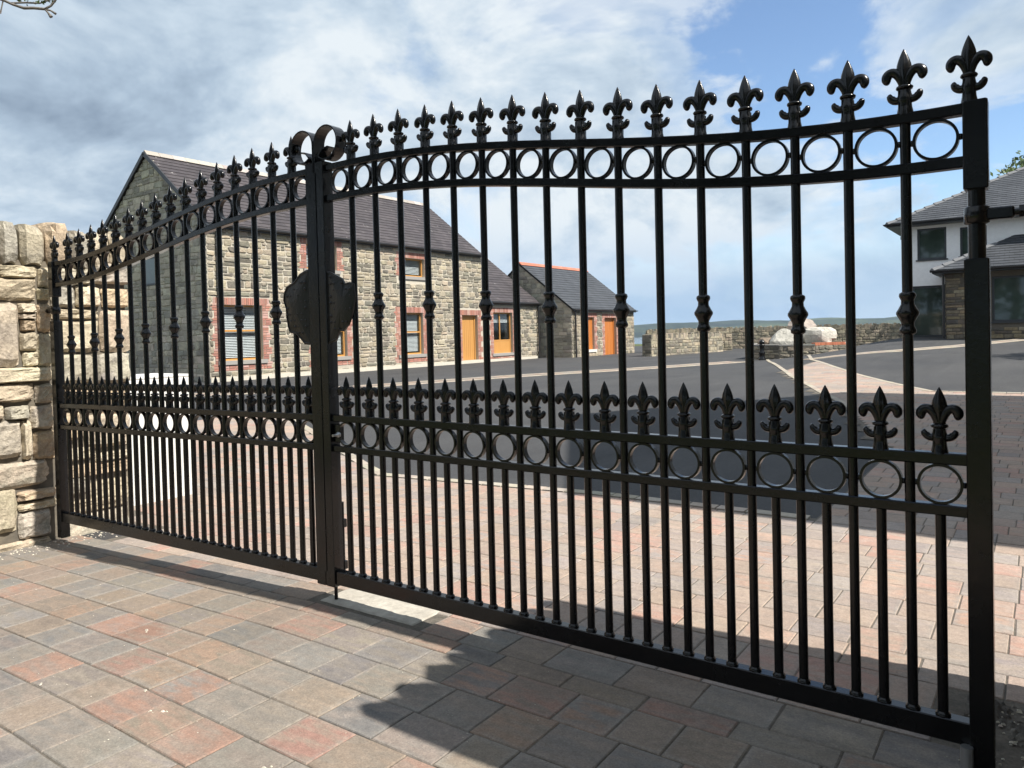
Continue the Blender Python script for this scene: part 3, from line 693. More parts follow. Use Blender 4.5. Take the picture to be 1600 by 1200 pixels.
def timber_window(parent, F, u0, u1, v0, v1, transom=None, mull=None, wood='oak', blind=True, panel=0, rec=-.14, sill=True, f=.055):
    mb = MB()
    rect_bar(F, mb, u0, u0+f, v0, v1, rec-.05, rec+.02); rect_bar(F, mb, u1-f, u1, v0, v1, rec-.05, rec+.02)
    rect_bar(F, mb, u0+f, u1-f, v0, v0+f, rec-.05, rec+.02); rect_bar(F, mb, u0+f, u1-f, v1-f, v1, rec-.05, rec+.02)
    g0 = v0+f
    if panel: rect_bar(F, mb, u0+f, u1-f, v0+f, v0+panel, rec-.04, rec+.01); rect_bar(F, mb, u0+f, u1-f, v0+panel, v0+panel+f, rec-.05, rec+.018); g0 = v0+panel+f
    if transom: rect_bar(F, mb, u0+f, u1-f, transom-f/2, transom+f/2, rec-.05, rec+.018)
    if mull: rect_bar(F, mb, mull-f/2, mull+f/2, g0, v1-f, rec-.05, rec+.016)
    fr = put(mb.build('window', M[wood]), parent)
    def sub(mb_, nm, mt):
        o = mb_.build(nm, M[mt], fr); o.matrix_parent_inverse = Matrix.Translation(parent.location).inverted() if False else Matrix.Identity(4); return o
    spans_v = [(g0, transom-f/2), (transom+f/2, v1-f)] if transom else [(g0, v1-f)]
    spans_u = [(u0+f, mull-f/2), (mull+f/2, u1-f)] if mull else [(u0+f, u1-f)]
    for a, c_ in spans_u:
        for d_, e_ in spans_v:
            mb = MB(); rect_bar(F, mb, a-.005, c_+.005, d_-.005, e_+.005, rec-.022, rec-.016); sub(mb, 'pane', 'pane')
    if blind:
        mb = MB(); v = v1-f-.03; lo = g0+blind*(v1-g0) if isinstance(blind, float) else g0+.02
        while v > lo:
            mb.add([F(u0+f, v, rec-.10), F(u1-f, v, rec-.10), F(u1-f, v+.030, rec-.125), F(u0+f, v+.030, rec-.125)], [(0, 1, 2, 3)]); v -= .05
        sub(mb, 'blind', 'blind')
    mb = MB(); rect_bar(F, mb, u0-.3, u1+.3, v0-.3, v1+.3, -1.3, -1.25, (.05, .05, .05)); sub(mb, 'dark_backing', 'mortar')  # near-black panel stands in for the unlit depth of the room
    if sill:
        mb = MB(); rect_bar(F, mb, u0-.14, u1+.14, v0-.12, v0-.002, rec-.05, .055, (.27, .26, .245)); put(mb.build('sill', M['sill']), parent)
def plank_door(parent, F, u0, u1, v0, v1, wood, rec=-.16):
    mb = MB(); f = .07
    rect_bar(F, mb, u0, u0+f, v0, v1, rec-.05, rec+.03); rect_bar(F, mb, u1-f, u1, v0, v1, rec-.05, rec+.03); rect_bar(F, mb, u0+f, u1-f, v1-f, v1, rec-.05, rec+.03)
    fr = put(mb.build('door_frame', M[wood]), parent)
    n = 7; st = (u1-u0-2*f)/n
    mb = MB()
    for i in range(n): rect_bar(F, mb, u0+f+i*st+.004, u0+f+(i+1)*st-.004, v0+.01, v1-f, rec-.04, rec+R.uniform(-.001, .002))
    rect_bar(F, mb, u0+f, u1-f, v0+.01, v1-f, rec-.05, rec-.012)
    d = put(mb.build('door', M[wood]), parent)
    mb = MB(); a = F(u0+f+.08, v0+1.0, rec+.035); mb.lathe([(.012, -.03), (.02, .0), (.02, .02)], (a.x, a.y, a.z), 8, axis='x'); mb.build('handle', M['metal'], d)
def roof_courses(origin, edir, sdir, nrm, slope_len, rng, mb, ex=.22):
    o, e, s_, n = Vector(origin), Vector(edir), Vector(sdir), Vector(nrm); mb.uv = mb.uv or []
    v = 0
    while v < slope_len-.01:
        w_ = min(ex, slope_len-v); a, b_ = rng(v); a2, b2 = rng(v+w_)
        if b_-a < .02: break
        if b2 < a2: a2 = b2 = (a2+b2)/2
        q = [o+e*a+s_*v-n*.006, o+e*b_+s_*v-n*.006, o+e*b_+s_*v+n*.016, o+e*a+s_*v+n*.016, o+e*b2+s_*(v+w_)+n*.003, o+e*a2+s_*(v+w_)+n*.003]
        mb.add(q, [(0, 1, 2, 3), (3, 2, 4, 5)])
        mb.uv += [(a, v), (b_, v), (b_, v), (a, v), (b2, v+w_-.004), (a2, v+w_-.004)]; v += w_
def tube(name, pts, r, mt, parent, n=8):
    b = MB(); b.sweep(pts, circ(r, n)); return put(b.build(name, M[mt]), parent)

# --- left gate pier
pier = empty('stone_pier', 'tall rough stone gate pier with upright cap stones left of the gate', 'pier', (-4.1, -.1, 0))
PZ0 = -.16
b = MB(); b.box((-4.45, -.92, PZ0-.3), (-3.795, .535, 1.78), (.16, .14, .11), tint2=(.11, .10, .085)); put(b.build('core', M['mortar']), pier)
FP = frame_of((-3.79, 0, 0), (0, 1, 0), (1, 0, 0))
PQ = [(-.37,-.29,1.65,1.74),(-.29,-.06,1.655,1.745),(-.06,.03,1.595,1.735),(-.39,-.07,1.505,1.655),(-.07,.025,1.51,1.595),(-.385,-.185,1.065,1.495),(-.19,-.075,1.42,1.49),(-.185,-.08,1.38,1.42),(-.18,-.08,1.30,1.38),(-.185,-.078,1.165,1.295),(-.17,-.075,1.06,1.162),(-.075,.025,1.29,1.49),(-.083,.018,1.05,1.285),(-.41,.005,.955,1.06),(-.41,-.105,.83,.955),(-.105,.0,.805,.94),(-.42,-.29,.72,.825),(-.288,-.14,.71,.805),(-.14,-.005,.63,.795),(-.43,-.19,.46,.71),(-.195,-.13,.435,.70),(-.128,-.01,.42,.62),(-.43,-.035,.255,.43),(-.435,-.235,-.03,.265),(-.235,-.025,.16,.23),(-.235,-.028,.09,.15),(-.235,-.03,-.10,.09),(-.43,-.03,-.20,-.10),
      (.04,.295,1.625,1.745),(.295,.575,1.635,1.79),(.04,.175,1.465,1.61),(.18,.35,1.465,1.62),(.04,.335,1.38,1.455),(.035,.335,1.145,1.375),(.335,.565,1.135,1.455),(.355,.565,1.465,1.61),(.025,.29,.925,1.135),(.29,.555,.91,1.135),(.015,.325,.745,.915),(.325,.545,.67,.905),(.01,.185,.525,.74),(.185,.535,.45,.70),(.005,.27,.38,.475),(.27,.525,.35,.415),(0,.52,.255,.35),(-.005,.215,.14,.27),(.215,.515,.07,.215),(-.01,.51,-.0,.10),(-.02,.51,-.2,.0)]
PQ += [(a-.5, b_-.5, c_, d_) for a, b_, c_, d_ in [(.04,.16,1.64,1.74),(.0,.11,1.50,1.64),(-.05,.11,1.3,1.49),(-.05,.10,1.07,1.29),(-.05,.09,.84,1.06),(-.05,.08,.6,.83),(-.05,.07,.35,.59),(-.05,.06,.1,.34),(-.05,.06,-.2,.09)]]
def pillow(F, u0, u1, v0, v1, depth, t1, t2, r=R, n=8, gap=.0015):
    mb = MB(); u0 += gap; u1 -= gap; v0 += gap; v1 -= gap; W_, H_ = u1-u0, v1-v0
    off = [[(r.gauss(0, 1), r.gauss(0, 1), r.gauss(0, 1)) for _ in range(n+1)] for _ in range(n+1)]
    tu, tv = r.uniform(-.012, .012), r.uniform(-.012, .012); ks = r.uniform(.3, .8); vs = []
    ph = [r.uniform(0, 6.28) for _ in range(8)]
    for j in range(n+1):
        for i in range(n+1):
            a, c_ = i/n*2-1, j/n*2-1
            e = max(abs(a), abs(c_)); sq = .5+.5*min(1, 1.0/(1e-6+math.hypot(a, c_))) if e > 0 else 1
            cor = max(0, abs(a)+abs(c_)-1.6)*.16
            wob = 1+.028*math.sin(3*math.atan2(c_, a)+ph[0])+.018*math.sin(5*math.atan2(c_, a)+ph[1])
            uu = (u0+u1)/2+W_/2*a*(1-cor)*(1 if e < .99 else wob*.98); vv = (v0+v1)/2+H_/2*c_*(1-cor)*(1 if e < .99 else wob*.98)
            edge_ = 1-max(0, (e-.5)/.5)**4.0*ks*.6
            dd = depth*edge_+tu*a+tv*c_+.006*math.sin(a*4+ph[2])*math.sin(c_*4+ph[3])+off[j][i][2]*.0028
            if e > .99: dd = depth*.12
            uu += off[j][i][0]*W_*.012; vv += off[j][i][1]*H_*.012
            vs.append(F(uu, vv, dd))
    fs = [(j*(n+1)+i, j*(n+1)+i+1, (j+1)*(n+1)+i+1, (j+1)*(n+1)+i) for j in range(n) for i in range(n)]
    mb.add(vs, fs, t1, t2)
    ring_i = [i for i in range(n+1)]+[(j*(n+1)+n) for j in range(1, n+1)]+[n*(n+1)+i for i in range(n-1, -1, -1)]+[j*(n+1) for j in range(n-1, 0, -1)]
    base = [vs[i] for i in ring_i]; nv = F(0, 0, -1)-F(0, 0, 0); k = len(base)
    mb.add([p for p in base]+[p+nv*.06 for p in base], [(i, k+i, k+(i+1) % k, (i+1) % k) for i in range(k)], t1, t2)
    return mb
for (a, b_, c_, d_) in PQ:
    b_ = .012 if -.03 < b_ < .03 else b_; a = .014 if -.03 < a < .05 else a
    p = R.choice(PIER); put(pillow(FP, a, b_, c_, d_, R.uniform(.025, .05), var(p[0], .12), var(p[1], .12)).build('stone', M['rubble']), pier)
def boulder_mesh(cx_, cy_, cz_, sx, sy, sz, t1, t2, seed, n=10, rough=.12, smooth=False, box=4):
    r = random.Random(seed); mb = MB(); vs = []; ph = [(r.uniform(-1, 1), r.uniform(-1, 1), r.uniform(-1, 1), r.uniform(0, 6)) for _ in range(7)]
    nu, nv = n*2, n
    planes = [(Vector((r.gauss(0, 1), r.gauss(0, 1), r.gauss(0, 1))).normalized(), r.uniform(.62, .9)) for _ in range(9)]
    for j in range(nv+1):
        th = math.pi*j/nv
        for i in range(nu):
            a = 2*math.pi*i/nu; d = Vector((math.sin(th)*math.cos(a), math.sin(th)*math.sin(a), math.cos(th)))
            p = abs(d.x)**box+abs(d.y)**box+abs(d.z)**box; k = (1/p)**(1/box)*.92; lim_ = 1.0 if box == 4 else 1.66
            for nn_, dd in planes:
                q = d.dot(nn_)*k
                if q > dd*lim_: k *= dd*lim_/q
            k *= 1+rough*.35*sum(math.sin(4*(d.x*f[0]+d.y*f[1]+d.z*f[2])+f[3]) for f in ph)/3+r.uniform(-1, 1)*rough*.10
            vs.append((cx_+d.x*k*sx, cy_+d.y*k*sy, cz_+d.z*k*sz))
    fs = [(j*nu+i, (j+1)*nu+i, (j+1)*nu+(i+1) % nu, j*nu+(i+1) % nu) for j in range(nv) for i in range(nu)]
    mb.add(vs, fs, t1, t2, smooth); return mb
y = -.92
caps = [(-.285, -.175, 2.02), (-.165, -.01, 2.01), (-.005, .15, 2.04), (.155, .275, 2.0), (.28, .42, 2.0), (.425, .565, 2.02), (-.40, -.29, 2.03), (-.53, -.405, 1.99), (-.66, -.535, 2.03), (-.79, -.665, 2.0), (-.92, -.795, 2.02)]
for i, (a, c_, tp) in enumerate(caps):
    p = PIER[(4, 1, 2, 4, 3, 3)[i]] if i < 6 else R.choice(PIER); bt = 1.735
    put(boulder_mesh(-4.02, (a+c_)/2, (bt+tp)/2+.01, .31, (c_-a)/2*1.10, (tp-bt)/2*1.14, var(p[0], .08), var(p[1], .08), 40+i, 11, .05, box=9).build('cap_stone', M['rubble']), pier)
# --- right gate pier, outside the frame, built the same way
pierR = empty('stone_pier', 'matching stone gate pier right of the gate, holding the right hinge', 'pier', (2.15, .1, 0))
b = MB(); b.box((1.87, -.50, -.3), (2.55, .66, 1.98), (.16, .14, .11), tint2=(.11, .10, .085)); put(b.build('core', M['mortar']), pierR)
FR = frame_of((1.865, 0, 0), (0, 1, 0), (-1, 0, 0))
FR2 = frame_of((1.865, -.505, 0), (1, 0, 0), (0, -1, 0)); FR3 = frame_of((1.865, .665, 0), (1, 0, 0), (0, 1, 0))
for rect in rubble(-.50, .66, -.1, 1.98, [], (.12, .24), (.16, .42)):
    p = R.choice(PIER); put(pillow(FR, *rect, .04, var(p[0], .12), var(p[1], .12), n=5).build('stone', M['rubble']), pierR)
for FF in (FR2, FR3):
    for rect in rubble(0, .68, -.1, 1.98, [], (.12, .24), (.16, .42)):
        p = R.choice(PIER); put(pillow(FF, *rect, .03, var(p[0], .12), var(p[1], .12), n=4).build('stone', M['rubble']), pierR)
y = -.53; i = 0
while y < .66:
    wd = R.uniform(.11, .17); p = R.choice(PIER); tp = 2.34+R.uniform(-.05, .05)
    put(boulder_mesh(2.15+R.uniform(-.03, .03), y+wd/2, 2.15, .33, wd/2*1.16, (tp-1.95)/2*1.1, var(p[0], .1), var(p[1], .1), 140+i, 8, .05, box=8).build('cap_stone', M['rubble']), pierR); y += wd; i += 1
# --- white rendered low wall behind the left pier
ww = empty('low_wall', 'low white rendered wall block standing behind the left stone pier', 'wall', (-4.7, 1.0, 0))
b = MB(); b.box((-4.92, .60, -.3), (-4.32, 1.38, .895), (.62, .62, .60), bev=.006); put(b.build('rendered_block', M['render']), ww)
b = MB(); b.box((-4.918, .602, .897), (-4.322, 1.378, .92), (.58, .58, .56), bev=.005); put(b.build('coping', M['render']), ww)

# --- main stone house -------------------------------------------------
def pitched(parent, xF, xB, y0, y1, eave, ridge_x, ridge_z, mt, ov=.16, vg=.06, ridge_col=(.34, .31, .28)):
    for (xa, sgn) in ((xF, 1), (xB, -1)):
        run = abs(xa-ridge_x); rise = ridge_z-eave; k = rise/run; sl = math.hypot(run, rise)
        s_ = Vector((-sgn*run, 0, rise)).normalized(); n_ = Vector((sgn*rise, 0, run)).normalized()
        o = Vector((xa, 0, eave+.08))-s_*ov*1.2
        mb = MB(); roof_courses((o.x, 0, o.z), (0, 1, 0), s_, n_, sl+ov*1.2, lambda v: (y0-vg, y1+vg), mb)
        mb.uv += []
        o2 = o-n_*.05; e2 = o+s_*(sl+ov*1.2)
        # underside board so that the roof has thickness
        q = [Vector((o.x, y0-vg, o.z))-n_*.006, Vector((o.x, y1+vg, o.z))-n_*.006, Vector((e2.x, y1+vg, e2.z))-n_*.006, Vector((e2.x, y0-vg, e2.z))-n_*.006]
        q2 = [p-n_*.07 for p in q]
        mb.add(q+q2, [(7, 6, 5, 4), (0, 4, 5, 1), (1, 5, 6, 2), (3, 7, 4, 0)]); mb.uv += [(0, 0)]*8
        put(mb.build('roof', M[mt]), parent)
    mb = MB(); n = int((y1-y0+2*vg)/.45); st = (y1-y0+2*vg)/n
    for i in range(n):
        a = y0-vg+i*st; c_ = var(ridge_col, .15)
        mb.add([(ridge_x-.16, a+.004, ridge_z+.0), (ridge_x, a+.004, ridge_z+.16), (ridge_x+.16, a+.004, ridge_z+.0), (ridge_x-.16, a+st-.004, ridge_z+.0), (ridge_x, a+st-.004, ridge_z+.16), (ridge_x+.16, a+st-.004, ridge_z+.0)],
               [(0, 1, 4, 3), (1, 2, 5, 4), (0, 2, 1), (3, 4, 5)], c_)
    put(mb.build('ridge_tiles', M['brick'] if ridge_col[0] > .36 else M['concrete']), parent)
def gutter(parent, x, y0, y1, z):
    b = MB(); b.sweep([(x, y0, z), (x, y1, z)], [(.06*math.cos(a), .06*math.sin(a)) for a in lin(math.pi, 2*math.pi, 8)]+[(.05, 0), (-.05, 0)]); put(b.build('gutter', M['black_pvc']), parent)
    b = MB(); b.box((x-.10, y0, z-.10), (x-.062, y1, z+.05)); put(b.build('fascia', M['black_pvc']), parent)

house1 = empty('stone_house', 'long two storey rubble stone house with purple slate roof and oak windows', 'house', (-19.5, 17, 0))
HX, HY0, HY1, HE = -18.0, 10.33, 23.4, 4.62
F1 = frame_of((HX, 0, 0), (0, 1, 0), (1, 0, 0))
wins = [(10.72, 12.16, .60, 2.27), (14.25, 15.62, .56, 2.2), (18.30, 19.57, .50, 2.10)]
upw = [(13.95, 15.25, 3.52, 4.36), (18.42, 19.74, 3.50, 4.20)]
door1 = (22.0, 23.05, .0, 2.03)
holes = wins+upw+[door1]
put(wall_core(F1, HY0, HY1, -.3, HE+.05, holes, .5, (.44, .408, .345)).build('front_wall', M['mortar']), house1)
skip = [(a-.26, b_+.26, c_-.32, d_+.23) for a, b_, c_, d_ in wins]+[(a-.26, b_+.26, c_-.12, d_+.23) for a, b_, c_, d_ in upw]+[(21.72, 23.4, -.1, 2.27)]
rects = rubble(HY0, HY1, .0, HE+.02, skip, (.09, .23), (.15, .44))
stones_to(house1, F1, rects, STONES, limit=300, key=lambda q: q[0]-.6*(q[1]-q[0])*(q[3]-q[2])*10, gap=.014, h=(.010, .034))
mb = MB()
for a, b_, c_, d_ in wins: brick_surround(mb, F1, a, b_, c_, d_, below=.30)
for a, b_, c_, d_ in upw: brick_surround(mb, F1, a, b_, c_, d_)
brick_surround(mb, F1, *door1)
tag(put(mb.build('brick_surround', M['brick']), house1), kind='stuff')
mb = MB(); rect_bar(F1, mb, HY0-.01, HY1, -.05, .12, -.1, .045, (.52, .49, .42)); put(mb.build('plinth', M['concrete']), house1)
timber_window(house1, F1, *wins[0], transom=1.50); timber_window(house1, F1, *wins[1], transom=1.45); timber_window(house1, F1, *wins[2], transom=1.36)
for u in upw: timber_window(house1, F1, *u)
plank_door(house1, F1, *door1, 'oak')
RX, RZ, BX = -21.1, 7.08, -24.2
FG = frame_of((-18.0, HY0, 0), (-1, 0, 0), (0, -1, 0))       # near gable, in shade
slope1 = (RZ-HE)/3.1
mb = MB(); tri = [(.006, -.3), (6.194, -.3), (6.194, HE), (3.1, RZ), (.006, HE)]
vs_ = [FG(u, v, -.004) for u, v in tri]+[FG(u, v, -.5) for u, v in tri]
mb.add(vs_, [(0, 1, 2, 3, 4), (9, 8, 7, 6, 5)]+[(i, 5+i, 5+(i+1) % 5, (i+1) % 5) for i in range(5)], (.46, .42, .33))
put(mb.build('gable_wall', M['mortar']), house1); mb = MB()
vs_ = [(x_, HY1-d, z_) for d in (0, .5) for x_, z_ in ((-18.004, 2.0), (-24.2, 2.0), (-24.2, HE), (RX, RZ), (-18.004, HE))]
mb.add(vs_, [(4, 3, 2, 1, 0), (5, 6, 7, 8, 9)], (.46, .42, .33)); put(mb.build('gable_wall', M['mortar']), house1); mb = MB(); mb.box((-24.2, HY0+.5, -.3), (-23.7, HY1-.5, HE), (.46, .42, .33))
put(mb.build('back_wall', M['mortar']), house1)
gl = lambda v: (0, 6.2) if v < HE else ((v-HE)/slope1, 6.2-(v-HE)/slope1)
gr = rubble(0, 6.2, 0, RZ-.12, [(2.6, 3.4, 3.0, 3.9)], (.12, .26), (.18, .55), gl)
GST = [((.50, .46, .375), (.37, .345, .28)), ((.41, .385, .325), (.30, .28, .235)), ((.55, .50, .405), (.44, .40, .325)), ((.34, .32, .275), (.26, .245, .21))]  # gable palette lightened to make up for weak light on the shaded side
mb = MB(); rect_bar(FG, mb, 2.6, 3.4, 3.0, 3.06, -.02, .03); rect_bar(FG, mb, 2.6, 3.4, 3.84, 3.9, -.02, .03); rect_bar(FG, mb, 2.6, 2.66, 3.06, 3.84, -.02, .03); rect_bar(FG, mb, 3.34, 3.4, 3.06, 3.84, -.02, .03); gw = put(mb.build('gable_window', M['anthracite']), house1)
mb = MB(); rect_bar(FG, mb, 2.66, 3.34, 3.06, 3.84, -.02, .012); mb.build('pane', M['dark_glass'], gw)
stones_to(house1, FG, gr, GST, name='gable_stone', limit=200, key=lambda q: -((q[1]-q[0])*(q[3]-q[2])), gap=.008)
mb = MB()                                          # bargeboard line on the near gable
for s in (-1, 1):
    for d in (0,):
        a = Vector((-21.1+s*3.28, HY0-.075, HE-.06)); c_ = Vector((-21.1, HY0-.075, RZ+.06)); mb.sweep([a, c_], [(-.02, -.07), (.02, -.07), (.02, .05), (-.02, .05)], up=(0, 0, 1), smooth=False)
put(mb.build('verge', M['black_pvc']), house1)
pitched(house1, HX, BX, HY0, HY1, HE, RX, RZ, 'old_slate')
gutter(house1, HX+.19, HY0-.05, HY1+.02, HE-.01)
tube('downpipe', [(HX+.11, 10.64, HE-.1), (HX+.11, 10.64, .02)], .045, 'black_pvc', house1)
# --- extension
ext = empty('stone_outhouse', 'lower stone extension with brick jambs and a timber panelled window beside the house', 'outbuilding', (-19.5, 25.6, 0))
F2 = frame_of((HX-.02, 0, 0), (0, 1, 0), (1, 0, 0)); EE = 2.62; EY0, EY1 = 23.42, 27.85
win2 = (24.22, 25.68, .34, 2.16)
put(wall_core(F2, EY0, EY1, -.3, EE+.06, [win2], .45, (.44, .408, .345)).build('front_wall', M['mortar']), ext)
stones_to(ext, F2, rubble(EY0, EY1, 0, EE, [(23.42, 26.0, 0, 2.42)], (.10, .22), (.15, .40)), STONES, gap=.014, h=(.010, .034))
mb = MB(); brick_surround(mb, F2, *win2, below=.3)
u = EY0
for k in range(30):                                # brickwork between door and window
    v = k*.075
    for a in (EY0+.02, EY0+.245): 
        q = var((.38, .175, .125), .15); mb.box((a+.006, v+.007, -.02), (a+.215, v+.069, .014), q, M=lambda p: F2(*p))
tag(put(mb.build('brick_surround', M['brick']), ext), kind='stuff')
timber_window(ext, F2, *win2, mull=24.86, panel=.55, blind=.62)
mb = MB(); mb.box((-24.1, EY0+.01, -.3), (-18.5, EY0+.05, 2.6), (.3, .27, .22)); mb.add([(x_, EY1-d, z_) for d in (0, .4) for x_, z_ in ((HX-.024, -.3), (-24.1, -.3), (-24.1, EE), (-21.1, 4.98), (HX-.024, EE))], [(4, 3, 2, 1, 0), (5, 6, 7, 8, 9), (0, 1, 6, 5), (1, 2, 7, 6), (2, 3, 8, 7), (3, 4, 9, 8)], (.3, .27, .22)); put(mb.build('end_wall', M['mortar']), ext)
pitched(ext, HX-.02, -24.1, EY0+.02, EY1, EE, -21.1, 4.98, 'old_slate')
gutter(ext, HX+.17, EY0+.04, EY1+.05, EE-.01)
tube('downpipe', [(HX+.09, 27.72, EE-.1), (HX+.09, 27.72, -.1)], .045, 'black_pvc', ext)
mb = MB(); rect_bar(F2, mb, EY0+.01, EY1, -.12, .10, -.1, .04, (.52, .49, .42)); put(mb.build('plinth', M['concrete']), ext)
# --- stone barn further off
barn = empty('stone_barn', 'small stone barn with orange timber door and red ridge tiles', 'barn', (-18.5, 31.7, 0))
BX0 = -16.5; F3 = frame_of((BX0, 0, 0), (0, 1, 0), (1, 0, 0)); BE = 2.32; BY0, BY1 = 28.45, 35.1
wb = (29.95, 30.62, .32, 1.92); db = (31.72, 33.0, -.2, 1.90)
put(wall_core(F3, BY0, BY1, -.5, BE+.06, [wb, db], .45, (.45, .415, .35)).build('front_wall', M['mortar']), barn)
stones_to(barn, F3, rubble(BY0, BY1, -.25, BE, [(29.7, 30.9, .2, 2.15), (31.45, 33.25, -.3, 2.15)], (.12, .25), (.16, .45)), STONES)
mb = MB(); brick_surround(mb, F3, *wb); brick_surround(mb, F3, *db); tag(put(mb.build('brick_surround', M['brick']), barn), kind='stuff')
mb = MB(); n = 6; st = (wb[1]-wb[0])/n
for i in range(n): rect_bar(F3, mb, wb[0]+i*st+.004, wb[0]+(i+1)*st-.004, wb[2], wb[3], -.15, -.11)
put(mb.build('shutter', M['teak']), barn)
mb = MB(); rect_bar(F3, mb, wb[0]-.15, wb[1]+.15, wb[2]-.13, wb[2]-.002, -.14, .06, (.62, .60, .56)); put(mb.build('sill', M['sill']), barn)
plank_door(barn, F3, *db, 'teak')
FB = frame_of((BX0, BY0, 0), (-1, 0, 0), (0, -1, 0)); BRX, BRZ = -19.45, 4.62; bw = 5.9; bs = (BRZ-BE)/2.95
mb = MB(); tri = [(.006, -.5), (bw-.006, -.5), (bw-.006, BE), (bw/2, BRZ), (.006, BE)]
mb.add([FB(u, v, -.004) for u, v in tri]+[FB(u, v, -.4) for u, v in tri], [(0, 1, 2, 3, 4), (9, 8, 7, 6, 5)]+[(i, 5+i, 5+(i+1) % 5, (i+1) % 5) for i in range(5)], (.42, .385, .31))
put(mb.build('gable_wall', M['mortar']), barn); mb = MB()
mb.add([(x_, BY1-d, z_) for d in (0, .4) for x_, z_ in ((BX0-.004, -.5), (BX0-bw, -.5), (BX0-bw, BE), (BRX, BRZ), (BX0-.004, BE))], [(4, 3, 2, 1, 0), (5, 6, 7, 8, 9), (0, 1, 6, 5), (1, 2, 7, 6), (2, 3, 8, 7), (3, 4, 9, 8)], (.42, .385, .31)); put(mb.build('gable_wall', M['mortar']), barn)
stones_to(barn, FB, rubble(0, bw, -.2, BRZ-.12, [], (.12, .28), (.2, .55), lambda v: (0, bw) if v < BE else ((v-BE)/bs, bw-(v-BE)/bs)), GST, name='gable_stone', gap=.008)
pitched(barn, BX0, BX0-bw, BY0, BY1, BE, BRX, BRZ, 'new_slate', ridge_col=(.42, .15, .10))
gutter(barn, BX0+.19, BY0-.05, BY1+.05, BE-.02)
tube('downpipe', [(BX0+.11, 28.62, BE-.1), (BX0+.11, 28.62, -.2)], .045, 'black_pvc', barn)

# --- boundary walls with upright coping stones
def garden_wall(name, label, p, q, h, th, pal, seed, zf=0, hr=(.10, .22), lr=(.15, .45)):
    r = random.Random(seed); p, q = Vector((*p, 0)), Vector((*q, 0)); d = q-p; ln = d.length; d.normalize(); n_ = Vector((d.y, -d.x, 0))
    root = empty(name, label, 'wall', tuple(p)); g0 = min(gz(p.x, p.y), gz(q.x, q.y))
    F = frame_of((p.x, p.y, 0), d, n_); Fb = frame_of((p.x, p.y, 0)+0*n_ if False else tuple(p-n_*th), d, -n_)
    mb = MB(); vs = [F(u, v, w_) for w_ in (0, -th) for u, v in ((0, g0-.4), (ln, g0-.4), (ln, h), (0, h))]
    mb.add(vs, [(0, 1, 2, 3), (7, 6, 5, 4), (0, 4, 5, 1), (1, 5, 6, 2), (2, 6, 7, 3), (3, 7, 4, 0)], (.25, .23, .185)); put(mb.build('core', M['mortar']), root)
    stones_to(root, F, rubble(0, ln, g0-.1, h, [], hr, lr, r=r), pal)
    Fe = frame_of(tuple(p), -n_, -d); stones_to(root, Fe, rubble(0, th, g0-.1, h, [], hr, (.2, .4), r=r), pal, name='end_stone')
    Fe2 = frame_of(tuple(q-n_*th), n_, d); stones_to(root, Fe2, rubble(0, th, g0-.1, h, [], hr, (.2, .4), r=r), pal, name='end_stone')
    mb = MB(); u = 0
    while u < ln:
        w_ = r.uniform(.06, .14); pc_ = r.choice(pal); hh = r.uniform(.14, .24); k = r.uniform(-.03, .03)
        vs = [F(u+(.012 if b_ else 0)+a*(w_-.012), h-.02+b_*hh+r.uniform(-.02, .02), -c_*th*r.uniform(.92, 1)+(.02 if not c_ else 0)) for b_ in (0, 1) for a, c_ in ((0, 0), (1, 0), (1, 1), (0, 1))]
        mb.add(vs, [(3, 2, 1, 0), (4, 5, 6, 7), (0, 1, 5, 4), (1, 2, 6, 5), (2, 3, 7, 6), (3, 0, 4, 7)], var(pc_[0], .15, r), var(pc_[1], .15, r)); u += w_
    tag(put(mb.build('coping_stone', M['far_stone']), root), kind='stuff'); return root
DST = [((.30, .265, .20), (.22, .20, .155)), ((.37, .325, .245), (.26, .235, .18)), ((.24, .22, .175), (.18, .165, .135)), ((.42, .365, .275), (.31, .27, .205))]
garden_wall('boundary_wall', 'sunlit pale stone garden wall running back from the barn corner', (-12.95, 29.6), (-11.9, 36.2), .82, .5, STONES, 5)
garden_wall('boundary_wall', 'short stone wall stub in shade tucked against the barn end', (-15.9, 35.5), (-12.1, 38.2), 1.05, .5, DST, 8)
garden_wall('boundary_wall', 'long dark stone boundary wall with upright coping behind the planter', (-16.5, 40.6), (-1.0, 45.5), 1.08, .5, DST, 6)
garden_wall('wing_wall', 'added unseen stone wing wall right of the gate pier, blocking sky light', (2.62, -.45), (5.2, -4.2), 2.0, .5, PIER, 31)  # unseen wall, added to deepen the shade in front of the gate
garden_wall('wing_wall', 'added unseen stone wing wall left of the gate pier, blocking sky light', (-7.0, -5.2), (-4.5, -1.15), 1.75, .5, PIER, 33)  # unseen counterpart, added to shut out sky from the left
